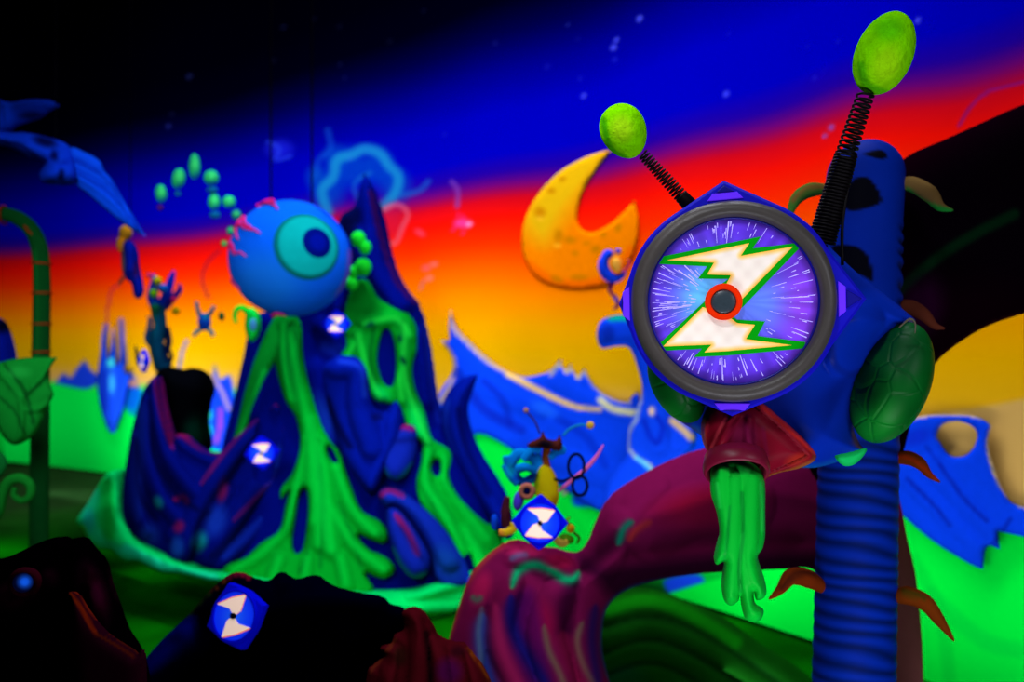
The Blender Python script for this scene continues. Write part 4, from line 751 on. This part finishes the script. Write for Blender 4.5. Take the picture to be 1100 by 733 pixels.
g3 = empty('critter', P(611, 570, 4.6), 'tiny yellow and olive critter crouching right of the bright target', 'critter')
ellipsoid('head', 613, 568, 4.65, 4.5, 5, material=PAINT, parent=g3, color=(170, 120, 10), nu=16, nv=10); ellipsoid('body', 609, 579, 4.65, 8, 5, 15, material=PAINT, parent=g3, color=(60, 110, 10), nu=16, nv=10)
tube('arm', [(616, 572, 4.6), (622, 578, 4.6), (620, 584, 4.6)], 1.5, PAINT, g3, (40, 70, 10)); tube('tail', [(596, 578, 4.5), (603, 584, 4.5), (610, 582, 4.5)], [3, 4.5, 3], PAINT, g3, (200, 165, 60)); tube('ear', [(611, 564, 4.65), (609, 559, 4.65), (612, 556, 4.65)], [1.6, .8], PAINT, g3, (90, 90, 10))

# ================================================================== FLYING CREATURES
bt_ = empty('flying_creature', P(40, 170, 6.4), 'large blue bat-winged flying creature in the dark upper left corner', 'creature')
BW = (6, 70, 225)
sculpt('body', [(-30, 138), (10, 142), (32, 143), (66, 152), (76, 160), (84, 176), (82, 196), (66, 199), (46, 196), (42, 186), (48, 174), (30, 168), (10, 158), (-30, 150)], 6.4, .14, 14, .14, base=(6, 50, 200), step=3, parent=bt_, bumps=[([(30, 158), (48, 168)], 7, 7, .06), ([(56, 184), (57, 185)], 10, 10, .08), ([(72, 186), (73, 187)], 9, 9, .08), ([(65, 172), (66, 172)], 6, 6, .06)],
       ops=[('b', (1, 4, 50), (48, 152, 16, 7, 15), .9), ('b', (1, 4, 50), (66, 188, 4, 8, 0), .9), ('b', (1, 6, 70), (58, 167, 5, 7, 0), .9), ('s', (1, 4, 60), 2, [(-10, 150), (20, 155), (40, 168)], .8), ('s', (1, 4, 60), 2, [(46, 194), (80, 200)], .7)])
sculpt('wing', [(-30, 100), (2, 108, 1), (12, 110), (32, 107), (54, 108), (65, 114, 1), (54, 119), (44, 127), (31, 131), (18, 136), (8, 142), (-30, 144)], 6.5, .05, 12, .03, base=(4, 36, 150), step=3, parent=bt_, bumps=[([(5, 112), (60, 113)], 4, 2, .03), ([(5, 112), (10, 138)], 4, 3, .03)], ops=[('b', (4, 60, 220), (4, 125, 14, 18, 0), .8), ('b', (1, 3, 40), (34, 124, 16, 6, 0), .7)])
sculpt('wing', [(74, 160), (92, 164), (107, 173), (112, 184), (120, 193), (127, 205), (138, 224), (148, 240), (157, 254, 1), (144, 248), (132, 240), (112, 224), (94, 208), (82, 197)], 6.35, .04, 10, .03, base=BW, step=2.5, parent=bt_, bumps=[([(78, 166), (112, 186), (154, 250)], 3, 1.5, .03), ([(82, 178), (118, 200), (150, 246)], 3, 1.5, .03), ([(84, 190), (120, 216), (150, 250)], 3, 1.5, .03)], ops=[('s', (2, 24, 130), 1.6, [(80, 172), (114, 193), (150, 246)], .7), ('s', (2, 24, 130), 1.6, [(84, 186), (118, 208), (148, 247)], .7)])
V, Fc = tube_verts([tuple(P(60, 165, 6.4)), tuple(P(60, 165, 6.4).xy)+(8.0,)], .004, 6); put('suspension_wire', [tuple(v) for v in V], Fc, WIRE, bt_)
bd = empty('flying_creature', P(140, 280, 7.8), 'small dark blue flying creature with a yellow head hanging at far left', 'creature')
ellipsoid('head', 135, 250, 7.8, 7, 8, material=PAINT, parent=bd, color=(215, 150, 30), nu=16, nv=10, ops=[('b', (90, 60, 30), (140, 256, 5, 5, 0), .6)]); tube('snout', [(133, 254, 7.8), (129, 262, 7.75), (130, 270, 7.75)], [5, 4, 2], PAINT, bd, (190, 120, 20))
sculpt('body', [(131, 262), (140, 258), (147, 268), (149, 285), (152, 300), (154, 312), (150, 321), (144, 318), (141, 305), (134, 298), (130, 285)], 7.8, .1, 9, .1, base=(4, 22, 150), step=2, parent=bd, bumps=[([(138, 270), (140, 290)], 5, 5, .05)], ops=[('s', (190, 150, 40), 2, [(131, 268), (132, 290), (128, 302)], .8), ('b', (90, 10, 40), (146, 290, 4, 12, 0), .5)])
tube('leg', [(134, 296, 7.8), (130, 302, 7.78), (127, 306, 7.78)], [2.5, 1.5], PAINT, bd, (150, 60, 40))
V, Fc = tube_verts([tuple(P(140, 246, 7.8)), tuple(P(140, 246, 7.8).xy)+(8.0,)], .004, 6); put('suspension_wire', [tuple(v) for v in V], Fc, WIRE, bd)
to = empty('totem_creature', P(172, 350, 9.2), 'tall teal clawed creature with blue and yellow tips perched above the black crater mass', 'creature')
tube('trunk', [(176, 396, 9.2), (172, 385, 9.2), (168, 368, 9.2), (172, 350, 9.2), (170, 335, 9.2), (176, 325, 9.2)], [10, 9, 8, 7, 8, 6], PAINT, to, (4, 60, 90), ops=[('b', (10, 100, 130), (166, 350, 6, 16, 0), .7), ('b', (2, 10, 50), (178, 380, 6, 14, 0), .8), ('b', (4, 110, 60), (166, 335, 6, 8, 0), .7)])
for pts, r, c in (([(168, 332, 9.2), (164, 318, 9.15), (166, 302, 9.15), (164, 295, 9.15)], [6, 6, 4, 1.5], (8, 60, 200)), ([(174, 328, 9.2), (180, 314, 9.15), (184, 300, 9.15), (187, 291, 9.15)], [6, 5, 4, 1.2], (8, 40, 190)), ([(178, 330, 9.2), (186, 320, 9.15), (193, 312, 9.15), (192, 305, 9.15)], [4, 4, 3, 1.5], (50, 20, 130)), ([(164, 372, 9.2), (158, 364, 9.2), (161, 350, 9.2), (160, 340, 9.2)], [4, 3, 3, 1.5], (20, 70, 120)), ([(150, 392, 9.2), (147, 380, 9.2), (146, 372, 9.2)], [3, 2, 1], (4, 50, 40)), ([(180, 390, 9.2), (184, 384, 9.2), (183, 376, 9.2)], [4, 2.5, 1.2], (4, 16, 40)), ([(178, 352, 9.2), (181, 366, 9.2), (179, 380, 9.2)], [4, 4, 3], (3, 20, 60))):
    tube('claw', pts, r, PAINT, to, c)
for x, y, r, c in ((169, 302, 5, (190, 190, 20)), (165, 315, 4.5, (110, 190, 20)), (189, 334, 4.5, (180, 150, 10)), (175, 310, 5, (10, 100, 200)), (166, 331, 5, (10, 90, 60)), (187, 322, 3, (200, 30, 80)), (160, 296, 2.5, (200, 60, 140))):
    ellipsoid('bud', x, y, 9.08, r, r, material=PAINT, parent=to, color=c, nu=12, nv=8)
tu = empty('turtle_creature', P(219, 346, 8.9), 'small teal turtle-like creature with four limbs floating left of the eyeball', 'creature')
ellipsoid('shell', 219.5, 346, 8.9, 7, 9.5, material=PAINT, parent=tu, color=(8, 60, 170), nu=16, nv=10, ops=[('b', (10, 120, 130), (221, 340, 5, 5, 0), .7)])
for pts in ([(215, 340, 8.9), (212, 331, 8.88), (211, 324, 8.88)], [(224, 339, 8.9), (228, 333, 8.88), (230, 329, 8.88)], [(216, 353, 8.9), (211, 357, 8.88), (208, 361, 8.88)], [(223, 353, 8.9), (227, 357, 8.88), (229, 361, 8.88)]):
    tube('limb', pts, [2.6, 2], PAINT, tu, (10, 110, 130))
tag(ellipsoid('orb', 238, 340, 8.9, 3.6, 5, material=PAINT, color=(4, 80, 40), nu=14, nv=10), 'tiny dark green orb between the turtle-like creature and the eyeball', 'orb')

# ================================================================== LEFT EDGE PLANTS
gs = empty('hooked_stem', (float(P(44, 500, 6.5).x), 6.5, 0), 'tall dark green stem hooking over at the left edge with red bands', 'plant')
yb = CY+F*2.0/6.5
tube('stem', [(-26, 236, 6.5), (-4, 230, 6.5), (16, 233, 6.5), (33, 246, 6.5), (42, 266, 6.5), (45, 300, 6.5), (44, 380, 6.5), (43, 460, 6.5), (42, 560, 6.5), (42, yb, 6.5)], [6, 7, 8, 8.5, 9, 9.5, 10, 10], PAINT, gs, (6, 62, 22), n=20, seg=8, ops=[('s', (10, 90, 30), 3, [(38, 270), (40, 330), (38, 480)], .7)])
for x, y, a in ((4, 231, 90), (34, 248, 50), (44.5, 283, 4), (45, 315, 0), (44.5, 348, 0), (44, 378, 0)):
    f = Frame(x, y, 6.5, roll=a if a < 90 else 90); f.v, f.n = f.n, f.v
    lathe('band', f, [(8.6, -1.2), (10.6, -1), (10.8, .6), (8.6, 1.2)], mat('dull red paint', (120, 34, 14)), gs, n=24, closed=True)
lf = sculpt('leaf', [(-30, 402), (-8, 392), (14, 386), (36, 384), (62, 384, 1), (54, 396), (53, 408), (58, 424, 1), (50, 440), (40, 462), (28, 474), (14, 478), (2, 468), (-8, 450), (-30, 440)], 5.6, .06, 20, .04, base=(10, 118, 34), step=3,
       bumps=[([(0, 400), (22, 430), (22, 470)], 4, 3, .04), ([(22, 430), (40, 410), (56, 390)], 3, 2, .03), ([(22, 440), (40, 440), (52, 432)], 3, 2, .03)], ops=[('s', (2, 46, 14), 2.2, [(5, 392), (26, 420), (36, 455)], .8), ('s', (2, 46, 14), 2, [(28, 424), (46, 410), (54, 396)], .7), ('s', (2, 50, 14), 2, [(-10, 420), (14, 440), (26, 466)], .7), ('b', (30, 160, 60), (20, 400, 16, 8, 0), .5)])
tag(lf, 'broad green veined leaf with pointed tips at the left edge', 'leaf')
cu = empty('curled_vine', P(15, 530, 5.3), 'bright green curled vine looping at the left edge below the leaf', 'vine')
tube('tendril', [(-20, 566, 5.3), (-4, 552, 5.3), (2, 532, 5.3), (9, 518, 5.3), (22, 514, 5.3), (32, 521, 5.3), (32, 533, 5.3), (23, 538, 5.3), (15, 532, 5.3), (16, 524, 5.3)], [7, 6, 5.5, 4.5, 3.5, 3], PAINT, cu, (14, 110, 30), n=14)
tube('tendril', [(-20, 520, 5.3), (-6, 512, 5.3), (3, 500, 5.3), (0, 490, 5.3), (-8, 488, 5.3)], [6, 5, 4, 3], PAINT, cu, (8, 90, 34), n=12)
bb = sculpt('boulder', [(-30, 350), (-6, 340), (3, 348), (8, 362), (12, 380), (14, 400), (10, 420), (-30, 430)], 7.4, .2, 16, .2, base=(3, 20, 140), step=3, ops=[('b', (1, 2, 14), (2, 350, 8, 10, 0), .9)])
tag(bb, 'dark blue rounded rock cut off by the left edge above the leaf', 'boulder')

# ================================================================== FOREGROUND ROCKS
mo = sculpt('foreground_mound', [(60, 920), (110, 780), (146, 722), (172, 690), (200, 663), (224, 636), (244, 619), (258, 615), (270, 620), (288, 624), (298, 616), (305, 615), (318, 622), (340, 618), (358, 629), (382, 636), (410, 641), (421, 650), (434, 654), (442, 680), (440, 720), (450, 920)], lambda x, y: 4.2+0*x, .2, 60, .15, base=(0, 0, 14), step=4, wob=.02,
       ops=[('a', (0, 0, 1), 14, [(262, 668), (300, 650), (360, 646), (420, 655), (450, 700), (460, 940), (60, 940), (180, 740)], .97), ('s', (120, 12, 40), 3, [(244, 621), (256, 616), (268, 621)], .9), ('s', (110, 50, 14), 2.5, [(226, 636), (236, 628), (244, 622)], .8), ('s', (30, 60, 4), 2.5, [(200, 662), (214, 648), (226, 637)], .7), ('g', (3, 14, 170), 13, [(130, 745), (150, 725), (185, 690), (210, 665)], .7), ('b', (120, 50, 20), (156, 733, 5, 4, 0), .7)])
tag(mo, 'black lumpy foreground mound with blue-tinted left slope in the bottom centre', 'mound')
rf = sculpt('ruffled_plant', [(370, 930), (392, 740), (400, 716), (412, 706), (408, 696), (420, 692), (424, 682), (434, 676), (432, 658), (444, 653), (456, 658), (466, 672), (472, 684), (486, 690), (500, 692), (508, 702), (518, 714), (528, 733), (548, 790), (570, 930)], lambda x, y: 3.7+0*x, .18, 30, .12, base=(62, 6, 14), step=3,
       bumps=[([(446, 662), (450, 720), (440, 800)], 9, 14, .06), ([(470, 690), (475, 740), (480, 800)], 9, 14, .06), ([(505, 700), (515, 740), (530, 800)], 8, 12, .06), ([(420, 700), (415, 740), (405, 800)], 9, 12, .06)],
       ops=[('s', (90, 34, 16), 3, [(398, 722), (412, 704), (424, 688)], .8), ('s', (120, 54, 10), 2.5, [(502, 696), (514, 712), (528, 736)], .9), ('b', (60, 4, 60), (482, 722, 18, 18, 0), .8), ('s', (14, 3, 6), 4, [(458, 680), (462, 720), (462, 760)], .7), ('b', (24, 16, 4), (430, 705, 10, 14, 0), .6), ('b', (20, 2, 10), (492, 700, 10, 8, 0), .6)])
tag(rf, 'dark red ruffled plant between the black mound and the magenta root', 'plant')
lr = sculpt('dark_rock', [(-60, 625), (-20, 604), (10, 598), (40, 584), (62, 577), (70, 581, 1), (86, 578), (96, 590), (110, 606), (116, 630), (124, 652), (134, 680), (150, 708), (160, 760), (180, 970), (-80, 970)], lambda x, y: 3.6+0*x, .18, 50, .2, base=(2, 0, 2), step=4, wob=.03, bumps=[([(100, 620), (110, 680), (140, 740)], 10, 14, .06)],
       ops=[('b', (70, 6, 40), (100, 640, 18, 40, -15), .8), ('b', (84, 8, 46), (20, 640, 34, 18, -10), .8), ('b', (84, 8, 50), (54, 622, 12, 12, 0), .7), ('b', (14, 0, 22), (105, 720, 20, 20, 0), .7), ('b', (22, 0, 5), (40, 700, 30, 26, 20), .7), ('s', (40, 10, 4), 3, [(10, 690), (24, 670), (44, 662)], .7), ('s', (4, 30, 8), 2, [(0, 650), (14, 664), (30, 645)], .5)])
tag(lr, 'black craggy rock filling the lower left corner', 'rock')
th = sculpt('thorn_leaf', [(74, 634, 1), (84, 642), (94, 658), (112, 680), (132, 694), (146, 704), (156, 728), (150, 1030), (90, 1030), (74, 730), (68, 690), (70, 660)], lambda x, y: 3.22+0*x, .08, 22, .08, base=(44, 3, 24), step=3, ops=[('s', (150, 44, 4), 2.6, [(75, 637), (86, 652), (97, 672), (104, 682)], .9), ('s', (90, 30, 6), 2.2, [(104, 682), (122, 692), (144, 706)], .8)])
tag(th, 'dark maroon pointed leaf with glowing orange edge in the lower left', 'leaf')
le = empty('lens_lamp', P(25, 626, 3.31), 'small glowing blue lens in a maroon socket on the lower left rock', 'lamp')
lathe('socket', Frame(26, 627, 3.33, roll=0, yaw=10), [(10, 0), (10.5, 5), (14, 4), (17, -2), (14, -14)], mat('dull maroon paint', (70, 8, 30)), le, n=32, closed=True)
FIXN[0] = False; disc_painted('lens', Frame(25, 626, 3.31, yaw=10), 10.5, 1.5, lambda u, v: (lambda g: C(16, 90, 235)*g+C(2, 4, 30)*(1-g))(np.clip(1.4-np.hypot(u-2, v-1)/7, 0, 1)[:, None]), mat('lit blue lens', paint=True, emit=.8), le, rings=10, n=36); FIXN[0] = True
# ================================================================== LIGHT, CAMERA
def aim(o, target): o.rotation_euler = (Vector(target)-o.location).to_track_quat('-Z', 'Y').to_euler()
def area(name, loc, tgt, sx, sy, power, color=(1, 1, 1), spread=180):
    l = bpy.data.lights.new(name, 'AREA'); l.shape = 'RECTANGLE'; l.size = sx; l.size_y = sy; l.energy = power; l.color = color; l.spread = math.radians(spread)
    o = bpy.data.objects.new(name, l); COL.objects.link(o); o.location = loc; aim(o, tgt); return o
def spot(name, loc, tgt, deg, power, color=(1, 1, 1), blend=.6, r=.15):
    l = bpy.data.lights.new(name, 'SPOT'); l.spot_size = math.radians(deg); l.spot_blend = blend; l.energy = power; l.color = color; l.shadow_soft_size = r
    o = bpy.data.objects.new(name, l); COL.objects.link(o); o.location = loc; aim(o, tgt); return o
UV = (.86, .88, 1)
for s_, p_ in ((20, 90), (200, 400), (380, 450), (560, 420), (740, 330), (900, 200), (1060, 120), (1230, 90)):
    p_ *= .27
    Y0 = float(wallY(s_)); a, b = P(s_-20, CY, float(wallY(s_-20))), P(s_+20, CY, float(wallY(s_+20))); t = (b-a).normalized()
    n = Vector((t.y, -t.x, 0)); n = n if n.y < 0 else -n
    k = min(2.6, Y0*.26); base = P(s_, CY, Y0)
    area('wall_washer_lamp', (base.x+n.x*k, base.y+n.y*k, 6.9), (base.x, base.y, 2.6), 1.8, .4, p_, UV, 140)
    area('trough_lamp', (base.x+n.x*k*.7, base.y+n.y*k*.7, .1), (base.x, base.y, 1.9), 1.8, .3, p_*(.7 if s_ < 250 else .22), UV, 150)
spot('volcano_spot', (-2.4, .8, 4.2), (-1.9, 8.0, 1.5), 40, 700, (.85, .93, 1), .5, .5)
spot('volcano_spot', (-1.5, 1.0, 2.75), (-1.9, 8.0, 1.7), 36, 480, (.85, .93, 1), .5, .5)
spot('volcano_spot', (.3, 3.2, 6.0), (-1.6, 8.0, 1.2), 36, 350, (.85, .9, 1), .5, .3)
spot('creature_spot', (-.6, .6, 4.6), (.9, 3.1, 1.8), 50, 260, (.9, .95, 1), .7, .2)
spot('root_spot', (-.9, 2.2, 4.6), (.3, 4.6, .9), 50, 300, (.95, .9, 1), .7, .3)
area('creature_low_fill', (1.0, 1.7, .15), (1.15, 3.3, 1.7), 1.2, .3, 17, UV, 140)  # unseen fill lamp, added low in front to brighten the creature
area('creature_side_fill', (2.1, 1.4, 2.6), (1.1, 3.3, 1.7), .8, .5, 6, UV, 120)  # unseen fill lamp, added at the right for the creature
spot('stalk_spot', (.9, .8, .3), (1.25, 3.75, .9), 40, 38, UV, .7, .2)
area('creature_low_fill', (.1, 1.8, .3), (.65, 3.2, 1.7), .6, .3, 5, UV, 110)  # second added low fill, for the creature's left underside
w = bpy.data.worlds.new('dark_hall'); SC.world = w; w.use_nodes = True; w.node_tree.nodes['Background'].inputs[0].default_value = (.02, .03, .08, 1); w.node_tree.nodes['Background'].inputs[1].default_value = .05
cd = bpy.data.cameras.new('camera'); cam = bpy.data.objects.new('camera', cd); COL.objects.link(cam); cam.location = (0, 0, ZC); cam.rotation_euler = (math.pi/2, 0, 0)
cd.lens = 35; cd.sensor_width = 36; cd.dof.use_dof = True; cd.dof.focus_distance = 2.95; cd.dof.aperture_fstop = 1.35; cd.clip_end = 60
SC.camera = cam
SC.view_settings.view_transform = 'Standard'; SC.view_settings.look = 'None'; SC.view_settings.exposure = 0; SC.view_settings.gamma = 1; SC.view_settings.use_curve_mapping = False
SC.cycles.use_denoising = True; SC.cycles.max_bounces = 5; SC.cycles.diffuse_bounces = 2; SC.cycles.sample_clamp_indirect = 4
